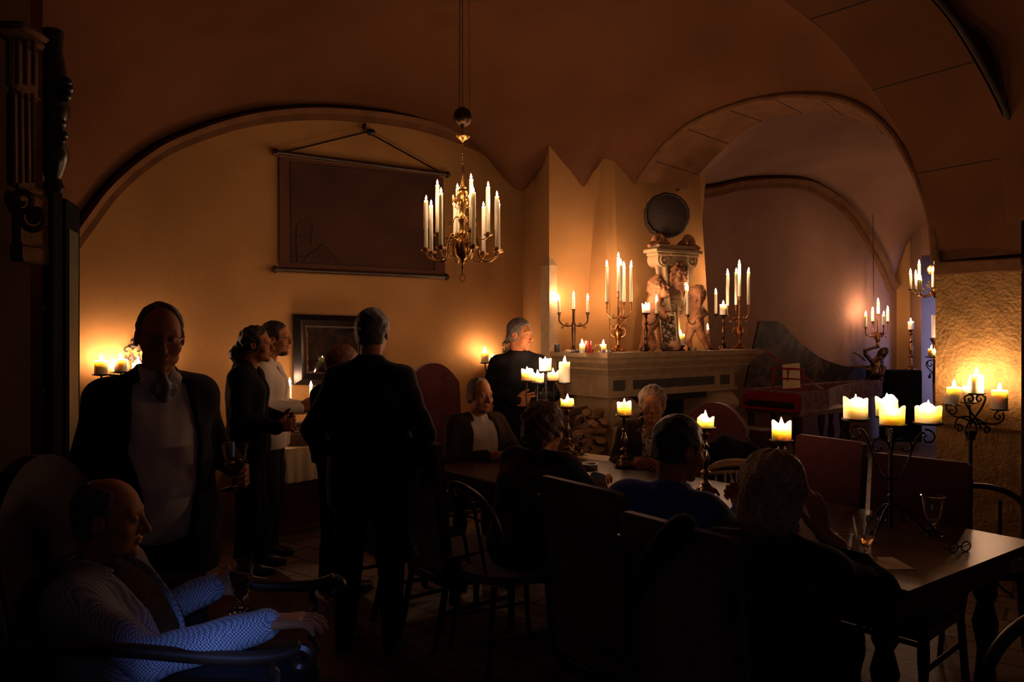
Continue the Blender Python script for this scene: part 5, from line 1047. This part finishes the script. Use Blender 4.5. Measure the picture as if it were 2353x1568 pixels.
pts=[(GF(2028,812),None,.062,0,.03),(GF(2034,806),None,.05,0,.03),(GF(2026,822),GF(2018,832),.04,.05,.03),(GF(2016,836),GF(2010,858),.085,.10,.05),(GF(2006,838,-.05),GF(1985,815,-.06),.032,.026,.02),(GF(1985,815,-.06),GF(1983,806,-.06),.024,.024,.02),(GF(1984,805,-.06),GF(2012,797,-.04),.024,.018,.02),(GF(2012,797,-.04),None,.028,0,.02),
 (GF(2026,845,-.08),GF(2020,862,-.1),.03,.025,.02),(GF(2006,860),GF(1995,872),.09,.05,.05),(GF(2000,848,.0),GF(1960,848,.0),.05,.045,.03),(GF(1960,848),GF(1926,872),.045,.012,.03),(GF(1985,850),GF(1950,868),.06,.02,.03),(GF(1985,828,-.03),GF(1972,816,-.03),.014,.012,.01),(GF(1972,816,-.03),GF(1960,811,-.03),.012,.010,.01),(GF(2028,808),GF(2010,846,.05),.045,.04,.03)]
xs=np.array([q[0] for q in pts]); o=sdf_obj('hanging_figure',[(lambda p:fig(p,pts),xs.min(0)-.12,xs.max(0)+.12,.010)],'bronze'); o.location=Vector(g0); tag(o,'dark bronze mermaid-like figure with raised arm hanging in the far bay','sculpture')
mb=MB()
for i in range(9):
    a=R(-60+i*26); mb.tube(bez(Vector(GF(2008,866)),Vector(GF(2008,866))+Vector((.12*math.cos(a),-.05,.02)),Vector(GF(2010,876))+Vector((.18*math.cos(a),-.08*math.sin(a),.0)),Vector(GF(2012+12*math.cos(a),880+4*math.sin(a))),8),[.012]*8+[.004],6)
mb.build('gilt_leaves','copper',o)
mb=MB(); zc_=3.0-g0[2]; mb.tube([(0,.12,.15),(0,.15,zc_+.3)],.005,6); mb.build('hanging_rod','iron',o)
# candlestick on dark cabinet
Yd=11.5; p=P(2045,852,Yd); q=P(2119,852,Yd); mb=MB(); mb.box(p.x,q.x,Yd,Yd+.35,0,p.z,.008); o=mb.build('cabinet','velvetblack'); tag(o,'plain black cabinet carrying the tall candlestick in the far bay','cabinet'); zc2=p.z
v=P(2093,852,Yd+.15); v.z=zc2; H=ZY(758,Yd+.15)-zc2; balu('candlestick','tall gilt baroque candlestick on the black cabinet',v,H,'copper',.085,.045)
candle(2093,739,758,Yd+.15,12.5,'white pillar candle on the tall gilt candlestick of the black cabinet','far bay candles','pillar',base=v+Vector((0,0,H)),seed=150,m='waxwhite',fs=1.3)
# small chandelier near the pillar
Yh=10.2; hc=P(2135,668,Yh); root=empty('chandelier',hc,0,'small brass chandelier in the far bay half hidden by the stone pillar','chandelier')
mb=MB(); mb.lathe([(.004,-.1),(.02,-.07),(.05,-.03),(.05,0),(.02,.05),(.03,.1),(.015,.15),(.03,.2),(.02,.25),(.01,.3),(.006,1.2)],18,(.07,0,0)); mb.build('body','brass',root)
for k,(x,yt,yb,d,l) in enumerate([(2092,627,665,0,'leftmost'),(2104,630,667,-.12,'second'),(2112,607,644,.1,'upper'),(2115.5,642,671,-.2,'low front'),(2144,622,661,-.15,'rightmost half hidden')]):
    b=P(x,yb,Yh+d)-hc; a=MB(); a.tube(bez((.07,0,-.02),Vector((.07,0,-.02)).lerp(b,.4)+Vector((0,0,-.09)),b+Vector((0,0,-.09)),b+Vector((0,0,-.012)),12),.006,6); a.tube(spiral(Vector((.07,0,.08)).lerp(b,.3),(1,0,0),(0,0,1),.03,.006,0,6,18),.005,6); cup(a,b,.028,0,'pan'); a.build('arm','brass',root)
    candle(x,yt,yb,Yh+d,6.6,l+' taper on the small chandelier beside the pillar','tapers of the small chandelier',base=hc+b,seed=160+k,fs=1.3)
mb=MB(); mb.T=Matrix.Translation((-.02,-.1,.26))@Matrix.Rotation(PI/2,4,'X'); mb.lathe([(.004,-.008),(.05,-.006),(.065,.006),(.05,.01),(.02,.002)],22); mb.build('reflector_disc','brass',root)
# iron sconce and tall candle on the far end wall
Ye=10.4; v=P(2141,835,Ye); root=empty('wall_sconce',v,0,'black iron candle bracket with scrolls hanging beside the stone pillar','wall sconce'); mb=MB()
mb.tube(spiral(P(2138,837,Ye)-v,(1,0,0),(0,0,1),.055,.01,1,7,26),.007,6); mb.tube(resample([P(2132,830,Ye)-v,P(2128,838,Ye)-v,P(2134,848,Ye)-v,P(2142,856,Ye)-v,P(2136,862,Ye)-v],24),.007,6); mb.tube([P(2137,852,Ye)-v,P(2136,870,Ye)-v],.004,6); mb.ell(P(2136,866,Ye)-v,(.018,.01,.025)); mb.tube([P(2146,825,Ye)-v,P(2146,880,Ye)-v],.010,6); mb.build('scroll','iron',root)
mb=MB(); mb.lathe([(.004,-.012),(.07,-.006),(.085,0),(.088,.005),(.05,.001)],20,tuple(P(2141,821,Ye)-v)); mb.build('drip_pan','iron',root)
candle(2140,802,821,Ye,14,'pillar candle on the iron bracket beside the stone pillar','far bay candles','pillar',seed=170,fs=1.3); 
candle(2150,812,821,Ye-.04,8,'thin candle stub half hidden by the stone pillar','far bay candles','taper',seed=171,fs=1.3)
candle(2148,724,778,10.7,14,'tall unlit white candle half hidden behind the pillar edge','far bay candles','pillar',seed=172,lit=False,m='waxwhite')
v=P(2148,778,10.7); mb=MB(); mb.lathe([(.05,-1.0),(.055,-.96),(.02,-.9),(.03,-.5),(.018,-.3),(.04,-.15),(.02,-.08),(.06,-.01),(.065,0),(.03,0)],18); o=mb.build('candlestick','copper'); o.location=v; tag(o,'gilt candlestick under the tall unlit candle behind the pillar','candlestick')
# ================================================================ PEOPLE
STAND=dict(pelvis=(0,0,.95),chest=(0,.0,1.28),neck=(0,-.015,1.46),head=(0,.035,1.612),shL=(-.162,-.01,1.375),shR=(.162,-.01,1.375),elL=(-.225,-.04,1.13),elR=(.225,-.04,1.13),wrL=(-.25,.06,.89),wrR=(.25,.06,.89),
 hiL=(-.085,0,.92),hiR=(.085,0,.92),knL=(-.11,.03,.50),knR=(.11,.03,.50),anL=(-.12,-.02,.085),anR=(.12,-.02,.085))
SIT=dict(pelvis=(0,0,.56),chest=(0,.03,.88),neck=(0,.02,1.07),head=(0,.07,1.235),shL=(-.162,.02,1.01),shR=(.162,.02,1.01),elL=(-.26,.12,.78),elR=(.26,.12,.78),wrL=(-.16,.34,.82),wrR=(.16,.34,.82),
 hiL=(-.10,.02,.54),hiR=(.10,.02,.54),knL=(-.13,.44,.53),knR=(.13,.44,.53),anL=(-.13,.42,.085),anR=(.13,.42,.085))
def hand_parts(w,dr,nrm,right,curl=.35,spread=.10,thumb=.5,sc=1.0):
    """finger capsules; nrm = direction the palm faces"""
    d=V3(*dr); d/=np.linalg.norm(d); n=V3(*nrm); n-=d*(n@d); n/=np.linalg.norm(n); s=np.cross(n,d)*(-1 if right else 1); out=[]
    w=V3(*w); pl=.088*sc
    for q in (-.030,-.010,.010,.030): out.append((w+s*q*.55*sc,w+d*pl+s*q*sc,.0145*sc,.0125*sc,.010))
    L=[.072,.082,.076,.058]
    for i,q in enumerate((.032,.011,-.011,-.032)):
        p=w+d*pl+s*q*sc; ang=spread*(1.5-i)*.35; dd=d*math.cos(ang)+s*math.sin(ang); c=curl*(1+.12*i); a=c*.6
        for k,f in enumerate((.45,.30,.25)):
            v=dd*math.cos(a)+n*math.sin(a); p2=p+v*L[i]*f*sc; out.append((p,p2,(.0092-.0008*k)*sc,(.0086-.0009*k)*sc,.004)); p=p2; a+=c
    p=w+d*.022*sc+s*.026*sc; v=d*math.cos(.85-thumb*.5)+s*math.sin(.85-thumb*.5)+n*.35*thumb; v/=np.linalg.norm(v)
    p2=p+v*.045*sc; out.append((p,p2,.0145*sc,.011*sc,.012)); v2=d*.8+s*.25+n*.5*thumb; v2/=np.linalg.norm(v2); out.append((p2,p2+v2*.036*sc,.0105*sc,.0085*sc,.004))
    return out
def uni(p,prims):
    d=None
    for a,b,r1,r2,k in prims:
        q=s_rc(p,a,b,r1,r2); d=q if d is None else smin(d,q,k)
    return d
def bounds(prims,m=.06):
    P_=np.array([q[i] for q in prims for i in (0,1)]); r=max(max(q[2],q[3]) for q in prims); return P_.min(0)-r-m,P_.max(0)+r+m
def person(label,at,heading,base='stand',J={},sc=1.0,yaw=0,pitch=0,roll=0,hair='short',hairm='hairdark',fat=0,w=1.0,top='suit',bottom='trouser',shirt=None,opening=.0,hem=None,
           hands={},hres=.0045,glasses=False,beard=None,skirt=False,cheek=0,sleeve=1.0,collar=False,scarf=None,tie=None,coat_res=.011,vneck=.10,beardm='hairdark'):
    j={k:V3(*v) for k,v in (STAND if base=='stand' else SIT).items()}; j.update({k:V3(*v) for k,v in J.items()})
    for k in j: j[k]=j[k]*sc
    h0=rotz(j['head'],heading); Y=at[1]; loc=Vector(((at[0]-CX)/F*Y-h0[0],Y-h0[1],0))
    lat=j['shR']-j['shL']; lat/=np.linalg.norm(lat); up=j['neck']-j['pelvis']; up/=np.linalg.norm(up); fw=np.cross(up,lat)
    HM=np.array(Euler((R(pitch),R(roll),R(yaw))).to_matrix()); hc=j['head']; hs=1.0*(.96 if w<.95 else 1.0)
    H=lambda fn:(lambda p:fn(((p-hc)@HM)/hs)*hs)
    pel,ch,nk=j['pelvis'],j['chest'],j['neck']
    def torso(inf,fl=0):
        o=[]
        for s_ in (-1,1):
            o.append((pel+lat*s_*.065*w,ch+lat*s_*.075*w,.105*w+inf+fat*.03,.100*w+inf,.05)); o.append((ch+lat*s_*.05*w,nk+lat*s_*.02-up*.04,.085*w+inf,.052+inf*.6,.05))
            S_=(j['shL'] if s_<0 else j['shR']); o.append((ch+lat*s_*.07*w,S_-lat*s_*.01,.085*w+inf,.052+inf,.06)); o.append((nk-up*.03,S_,.048+inf*.7,.046+inf,.05))
        if fat: o.append((pel+fw*.07*fat+up*.12,pel+fw*.05*fat+up*.26,.12+inf+.02*fat,.10+inf,.08))
        return o
    def arm(S,inf,t=1.0,r=(.054,.044,.030)):
        a,b,c=j['sh'+S],j['el'+S],j['wr'+S]; c=b+(c-b)*t; return [(a,b,r[0]+inf,r[1]+inf,.03),(b,c,r[1]+inf,r[2]+inf*1.1,.02)]
    def leg(S,inf): return [(j['hi'+S],j['kn'+S],.088*w+inf,.062+inf,.03),(j['kn'+S],j['an'+S],.062+inf*.8,.040+inf,.03)]
    # body ------------------------------------------------------
    neckp=[(nk-up*.05,hc+HM@V3(0,-.025,-.06),.056,.054,.02)]
    coarse=torso(-.012)+arm('L',-.008)+arm('R',-.008)+leg('L',-.01)+leg('R',-.01)
    for S in 'LR': coarse.append((j['an'+S]+V3(0,-.03,-.045),j['an'+S]+V3(0,.13,-.05),.032,.028,.02))
    lo,hi=bounds(coarse,.02); parts=[(lambda p:np.maximum(uni(p,coarse),-p[:,2]+.012),lo,hi,.02)]
    def hd(p): return smin(H(lambda l:head_sdf(l,cheek))(p),uni(p,neckp),.02)
    parts.append((hd,hc-.20,hc+.17,hres))
    for S,hv in hands.items():
        hp=hand_parts(j['wr'+S],hv[0],hv[1],S=='R',*hv[2:]); f_=j['el'+S]+(j['wr'+S]-j['el'+S])*.78; hp=[(f_,j['wr'+S],.034,.027,.01)]+hp; lo,hi=bounds(hp,.01)
        parts.append((lambda p,hp=hp:uni(p,hp),lo,hi,.0042 if hres<.005 else .005))
    root=sdf_obj('person',parts,'skin'); root.location=loc; root.rotation_euler=(0,0,R(heading)); tag(root,label,'person')
    # clothing --------------------------------------------------
    cl=V3(0,0,0)
    def folds(p,a=.004): return a*np.sin(p[:,2]*34+6*np.sin(p[:,0]*9)+4*p[:,1])*np.sin(p[:,0]*23+p[:,1]*27+1.7)
    if shirt:
        sp=torso(.004)+[(nk-up*.09,nk+up*.025,.068,.060,.02)]
        lo,hi=bounds(sp,.02); o=sdf_obj('shirt',[(lambda p:smax(smax(uni(p,sp)+folds(p,.0025),-((p-nk)@up)*-1-.035,.006),-uni(p,[(nk,nk+up*.2,.052,.056,.01)]) if False else -1e3*np.ones(len(p)),.01) ,lo,hi,.010)],shirt,root)
    tp=torso(.022)+arm('L',.014,sleeve)+arm('R',.014,sleeve); hz=hem if hem is not None else (.80*sc if base=='stand' else .50)
    if base=='stand':
        for s_ in (-1,1): tp.append((pel+lat*s_*.07*w,V3(*(pel+lat*s_*.075*w))*V3(1,1,0)+V3(0,0,hz-.03),.112*w+.022+fat*.03,.118*w+.02+fat*.02,.05))
    tp.append((nk-up*.06,nk+up*.035,.066,.063,.03)); lo,hi=bounds(tp,.02); lo[2]=max(lo[2],hz-.03)
    def jacket(p):
        d=uni(p,tp)+folds(p); d=smax(d,hz-p[:,2],.01); q=p-nk; a=q@up; d=smax(d,a-.046+.25*np.clip(q@fw,0,.1),.006)
        if opening or vneck:
            z=-a; x=np.abs(q@lat); wdt=vneck*np.clip(1-z/.42,0,1)*.9+opening*np.clip(z/.25,0,1) ; wd=np.where(z<.02,.06,wdt)
            fr=(q@fw)-.0; vv=np.maximum(x-wd,-(fr-.0)); d=smax(d,-vv,.006)
        return d
    tpo=sdf_obj({'bluesweater':'sweater','nordic':'sweater','olive':'coat','blackcloth':'sweater','whiteshirt':'shirt'}.get(top,'jacket'),[(jacket,lo,hi,coat_res)],top,root)
    if collar:
        mb=MB(); 
        for s_ in (-1,1):
            a=nk+up*.035+lat*s_*.045+fw*.035; pts=[nk+up*.045-fw*.05*1+lat*s_*.03,nk+up*.045+lat*s_*.062-fw*.0,nk+up*.02+lat*s_*.045+fw*.055,nk-up*.03+lat*s_*.015+fw*.075]
            P4=resample(pts,12); r1=[tuple(q) for q in P4]; r2=[tuple(Vector(q)+Vector(-up*.04+lat*s_*.022+fw*.02)) for q in P4]; r3=[tuple(Vector(q)+Vector(up*.0-lat*s_*.006)) for q in P4]
            mb.loft([r3,r1,r2],False); mb.loft([r2,[tuple(Vector(q)-Vector(lat*s_*.005+fw*.004)) for q in r2],r3],False)
        mb.build('collar','whiteshirt',root,ang=60)
    if tie:
        tq=[(nk+up*.0+fw*.070,nk-up*.03+fw*.085,.020,.028,.01),(nk-up*.035+fw*.085-lat*.025,nk-up*.035+fw*.085+lat*.025,.024,.024,.01),(nk-up*.04+fw*.085,nk-up*.07+fw*.09,.026,.020,.01)]; lo,hi=bounds(tq,.01); sdf_obj('cravat',[(lambda p:uni(p,tq)+.003*np.sin(p[:,0]*150),lo,hi,.006)],tie,root)
    if scarf:
        a0=nk+up*.01; sq=[(a0+lat*.07-fw*.02,a0+lat*.06+fw*.06-up*.05,.028,.030,.02),(a0-lat*.07-fw*.02,a0-lat*.06+fw*.06-up*.05,.028,.030,.02),(a0+lat*.06+fw*.06-up*.05,a0-lat*.0+fw*.12-up*.14,.032,.036,.02),(a0-lat*.06+fw*.06-up*.05,a0+fw*.12-up*.14,.032,.036,.02),(a0+fw*.125-up*.14,a0+fw*.13-up*.38-lat*.02,.038,.032,.02),(a0+fw*.125-up*.15+lat*.02,a0+fw*.13-up*.34+lat*.05,.03,.024,.02),(a0+lat*.07-fw*.02,a0-lat*.07-fw*.02-fw*.02,.03,.03,.03)]
        lo,hi=bounds(sq,.01); sdf_obj('scarf',[(lambda p:uni(p,sq)+.004*np.sin(p[:,0]*110+p[:,2]*20),lo,hi,.007)],scarf,root)
    bp=leg('L',.012)+leg('R',.012)+[(pel+lat*.07*w-up*.02,pel-lat*.07*w-up*.02,.11*w,.11*w,.03)]; lo,hi=bounds(bp,.02)
    sdf_obj('trousers',[(lambda p:smax(smax(uni(p,bp)+folds(p,.005),.055-p[:,2],.004),p[:,2]-(pel[2]+.08),.01),lo,hi,.014)],bottom,root)
    for S in 'LR':
        a=j['an'+S]; f=(j['an'+S]-j['kn'+S]); sh=[(a+V3(0,-.035,-.05),a+V3(0,.06,-.045),.036,.038,.02),(a+V3(0,.06,-.05),a+V3(0,.15,-.055),.040,.030,.02),(a+V3(0,-.02,-.01),a+V3(0,.02,-.03),.042,.042,.02)]
        lo,hi=bounds(sh,.01); sdf_obj('shoe',[(lambda p,sh=sh:smax(uni(p,sh),.002-p[:,2],.004),lo,hi,.010)],'leather',root)
    if hair: sdf_obj('hair',[(H(lambda l:hair_sdf(l,hair)),hc-.26,hc+.20,max(hres,.0045))],hairm,root)
    if beard:
        def bd(l):
            d=s_el(l,(0,.043,-.090),(.040,.042,.030)); d=smin(d,s_rc(l,(-.022,.083,-.047),(.022,.083,-.047),.006,.006),.010); d=smax(d,-s_el(l,(0,.095,-.058),(.018,.02,.007)),.004); d=smax(d,l[:,2]+.040-.3*(l[:,1]<.02),.01); return d+.001*np.sin(l[:,0]*300)
        sdf_obj('beard',[(H(bd),hc-.16,hc+.14,hres)],beardm,root)
    for s_ in (-1,1): mb=MB(); c=hc+HM@(V3(s_*.031,.0775,.010)*hs); mb.ell(tuple(c),(.0105,.0105,.0105),12,8); mb.build('eye','eye',root)
    if glasses:
        mb=MB(); g=lambda x,y,z:Vector(hc+HM@(V3(x,y,z)*hs))
        for s_ in (-1,1):
            mb.tube([g(s_*.033+.025*math.cos(t),.100-.004*abs(math.cos(t)),.008+.017*math.sin(t)) for t in [i*PI/10 for i in range(21)]],.0011,6); mb.tube([g(s_*.058,.097,.014),g(s_*.078,.05,.012),g(s_*.081,-.01,.008)],.0013,6)
        mb.tube([g(-.008,.104,.012),g(.008,.104,.012)],.0011,6); gl=mb.build('spectacles','silver',root)
    def wpt(v): v=rotz(v,heading); return Vector((v[0]+loc.x,v[1]+loc.y,v[2]))
    root['k']=0; del root['k']
    return root,j,wpt
# 1 man with spectacles in the foreground left
r1,j1,w1=person('heavy-set man with glasses, white shirt and cravat under a black jacket, holding a goblet',(368,2.92),220,J=dict(head=(0,.075,1.60),neck=(0,.02,1.455),wrL=(-.27,.13,1.10),elL=(-.25,-.06,1.15),elR=(.225,-.05,1.13),wrR=(.25,.05,.9)),sc=1.0,yaw=-10,pitch=-12,hair='receding',hairm='hairgrey',fat=.9,w=1.02,shirt='whiteshirt',opening=.085,vneck=.10,hem=.72,hres=.0035,glasses=True,cheek=1,collar=True,tie='mauve',hands={'L':((.05,.9,-.15),(.9,0,-.1),.75,.05,.9),'R':((0,.2,-1),(-1,.1,0),.4)},coat_res=.010)
def held_glass(wp,s,label,fill,lvl=.4):
    root=empty('wine_glass',wp,0,label,'glass'); H=s;R1=.30*H; z=H*.36
    mb=MB(); mb.lathe([(q,h-z) for q,h in [(R1*.82,0),(R1*.85,.004),(R1*.3,.012),(R1*.14,.02),(R1*.22,H*.16),(R1*.13,H*.22),(R1*.25,H*.30),(R1*.45,H*.36),(R1*.70,H*.5),(R1*.86,H*.75),(R1*1.0,H),(R1*.96,H),(R1*.82,H*.76),(R1*.66,H*.5),(R1*.42,H*.385),(R1*.05,H*.36)]],24); mb.build('bowl','glass',root)
    if fill: mb=MB(); mb.lathe([(R1*.05,H*.006),(R1*.40,H*.03),(R1*.6,H*.13),(R1*.7,H*.25)],24); mb.build('wine',fill,root)
held_glass(w1(j1['wrL']+V3(.055,.105,-.0)),.17,'goblet held at waist height by the man with spectacles','whitewine')
# 2 seated man in the lower left
r2,j2,w2=person('balding man in tweed jacket sitting in profile in the armchair, hand on its armrest',(255,2.42),-87,'sit',J=dict(pelvis=(0,.13,.54),chest=(0,.09,.74),neck=(0,.02,.905),head=(0,.085,1.055),shL=(-.16,.04,.86),shR=(.16,.04,.85),elR=(.25,.30,.725),wrR=(.27,.62,.825),elL=(-.24,.06,.65),wrL=(-.24,.32,.77),hiL=(-.10,.15,.52),hiR=(.10,.15,.52),knL=(-.14,.60,.52),knR=(.14,.60,.52),anL=(-.14,.62,.085),anR=(.14,.62,.085)),yaw=4,pitch=-6,hair='bald',hairm='hairgrey',fat=.7,w=1.05,top='tweed',shirt='brownjacket',opening=.05,vneck=.09,hem=.46,hres=.0035,cheek=1,collar=True,sleeve=.98,hands={'R':((.0,1,.10),(0,-.0,-1),.34,.30,.6),'L':((.1,1,.05),(.9,0,-.1),.8,.05,.9)},coat_res=.009)
held_glass(w2(j2['wrL']+V3(.055,.10,-.01)),.16,'glass held low by the far hand of the seated man in tweed',None)
# 3,4 couple by the buffet
person('woman with dark curly ponytail and glasses in black top, smiling in profile beside the buffet',(590,5.15),-84,J=dict(elL=(-.24,.0,1.13),wrL=(-.15,.20,1.08),elR=(.24,.0,1.12),wrR=(.16,.22,1.06),head=(0,.06,1.60)),sc=.955,hair='pony',hairm='hairdark',w=.92,top='blackcloth',vneck=.03,glasses=True,hem=.80,hands={'R':((-.5,.8,.1),(-.6,-.3,0),.5),'L':((.5,.8,.1),(.6,-.3,0),.5)})
r4,j4,w4=person('man with goatee, glasses and loose white shirt holding a glass towards the buffet candles',(634,5.62),-86,J=dict(elR=(.22,.02,1.14),wrR=(.08,.24,1.12),elL=(-.24,.0,1.14),wrL=(-.10,.24,1.10),head=(0,.06,1.615)),sc=.965,hair='short',hairm='hairdark',top='whiteshirt',bottom='jeans',vneck=.04,glasses=True,beard=True,collar=True,shirt='whiteshirt',hem=.80,hands={'R':((-.1,1,.2),(-.9,0,0),.8,.05,.9),'L':((.2,.9,.2),(.9,0,0),.8,.05,.9)})
held_glass(w4(j4['wrR']+V3(-.05,.12,.03)),.13,'glass raised by the bearded man in the white shirt',None)
# 5 auburn woman, 6 man from behind
person('auburn-haired woman in black half hidden behind the tall man seen from the back',(792,5.0),-30,sc=.875,hair='long',hairm='hairauburn',w=.95,top='blackcloth',vneck=0,hem=.80,bottom='trouser',hands={})
person('tall man in black suit standing in mid room seen from behind',(857,4.07),-8,J=dict(elL=(-.29,-.05,1.12),elR=(.29,-.05,1.12),wrL=(-.26,.12,.95),wrR=(.24,.12,.95),anL=(-.13,-.02,.085),anR=(.11,-.0,.085),knL=(-.12,.02,.5),knR=(.10,.02,.5)),sc=.998,hair='short',hairm='hairdark',w=1.05,top='suit',vneck=0,hem=.74,hands={'L':((.2,.3,-.9),(1,0,0),.5),'R':((-.2,.3,-.9),(-1,0,0),.5)},fat=.2)
# 7 seated man at the far end
person('grey-haired man in brown jacket and white shirt sitting at the far end of the table',(1103,5.55),212,'sit',J=dict(chest=(0,.02,.88),head=(0,.06,1.165),neck=(0,.01,1.01),shL=(-.16,.0,.96),shR=(.16,.0,.96),wrL=(-.08,.38,.80),wrR=(.05,.40,.80),elL=(-.27,.12,.74),elR=(.27,.12,.74)),yaw=8,pitch=-4,hair='receding',hairm='hairgrey',top='brownjacket',shirt='whiteshirt',opening=.07,vneck=.10,fat=.5,w=1.05,cheek=1,collar=True,beard=True,beardm='hairgrey',hands={'L':((.6,.7,0),(.3,-.4,-.8),.6),'R':((-.7,.6,0),(-.3,-.4,-.8),.5)})
# 8 standing man by the mantel
person('short-haired man in black shirt standing beside the mantelpiece with folded hands, looking right',(1196,6.15),190,J=dict(elL=(-.27,-.02,1.13),wrL=(-.06,.22,1.10),elR=(.27,-.02,1.13),wrR=(.06,.22,1.12),neck=(0,.0,1.46),head=(0,.045,1.61)),sc=.985,yaw=48,pitch=-6,hair='short',hairm='hairgrey',w=1.02,top='blackcloth',vneck=0,hem=.78,hands={'L':((.9,.3,.1),(0,-1,0),.6),'R':((-.9,.3,.1),(0,-1,0),.6)})
# 9 curly woman from behind
person('woman with short curly brown hair and patterned wool jacket seen from behind at the table',(1253,4.1),-38,'sit',J=dict(pelvis=(0,-.10,.56),chest=(0,-.01,.82),neck=(0,.05,.97),head=(0,.10,1.115),shL=(-.16,.05,.94),shR=(.16,.05,.94),elR=(.24,.22,.76),wrR=(.12,.42,.83),elL=(-.24,.2,.76),wrL=(-.1,.40,.83)),yaw=-18,pitch=-10,hair='curly',hairm='hairbrown',w=1.0,top='nordic',vneck=0,hands={'R':((-.2,.9,0),(0,0,-1),.5),'L':((.2,.9,0),(0,0,-1),.5)})
# 10 woman facing with scarf
person('elderly woman with wavy hair, dark jacket and patterned scarf facing the viewer across the table',(1499,5.2),163,'sit',J=dict(chest=(0,.03,.86),neck=(0,.04,1.005),head=(0,.075,1.135),shL=(-.16,.03,.95),shR=(.16,.03,.95),wrL=(-.12,.30,.80),wrR=(.12,.30,.80),elL=(-.23,.1,.74),elR=(.23,.1,.74)),yaw=6,pitch=-4,hair='waved',hairm='hairfair',w=.93,top='brownjacket',vneck=.06,scarf='beigescarf',hands={'L':((.6,.7,0),(.3,-.4,-.8),.6),'R':((-.7,.6,0),(-.3,-.4,-.8),.5)},cheek=.5,hres=.004)
# 11 man in blue sweater
person('dark-haired man in blue wool sweater leaning on the table, head turned right',(1562,3.05),-42,'sit',J=dict(hiL=(-.1,-.04,.54),hiR=(.1,-.04,.54),pelvis=(0,.04,.56),chest=(0,.07,.82),neck=(0,.11,1.01),head=(.01,.155,1.17),shL=(-.16,.05,.97),shR=(.16,.08,.95),elL=(-.26,.26,.78),wrL=(-.1,.44,.86),elR=(.27,.30,.79),wrR=(.10,.48,.88)),yaw=-26,pitch=-12,hair='short',hairm='hairdark',w=1.06,fat=.1,top='bluesweater',vneck=0,cheek=.6,hres=.004,hands={'R':((-.4,.5,.7),(-.5,-.5,.3),1.0),'L':((.4,.8,.1),(.2,-.2,-.9),.4)},coat_res=.010)
# 12 silver-haired woman
r12,j12,w12=person('woman with bobbed silver-blond hair in dark olive coat, chin resting on her hand',(1782,2.56),-34,'sit',J=dict(pelvis=(0,-.06,.56),chest=(0,.0,.80),neck=(0,.07,.955),head=(.0,.11,1.105),shL=(-.16,.04,.90),shR=(.16,.06,.89),elL=(-.24,.24,.76),wrL=(-.12,.40,.82),elR=(.28,.30,.79),wrR=(.125,.215,.965)),yaw=-14,pitch=-10,hair='bob',hairm='hairwhite',w=1.04,fat=.2,top='olive',vneck=0,hres=.004,sleeve=.9,hands={'R':((-.25,-.05,1),(-.8,.3,0),.35,.2,.3),'L':((.4,.8,.1),(.2,-.2,-.9),.4)},coat_res=.010)
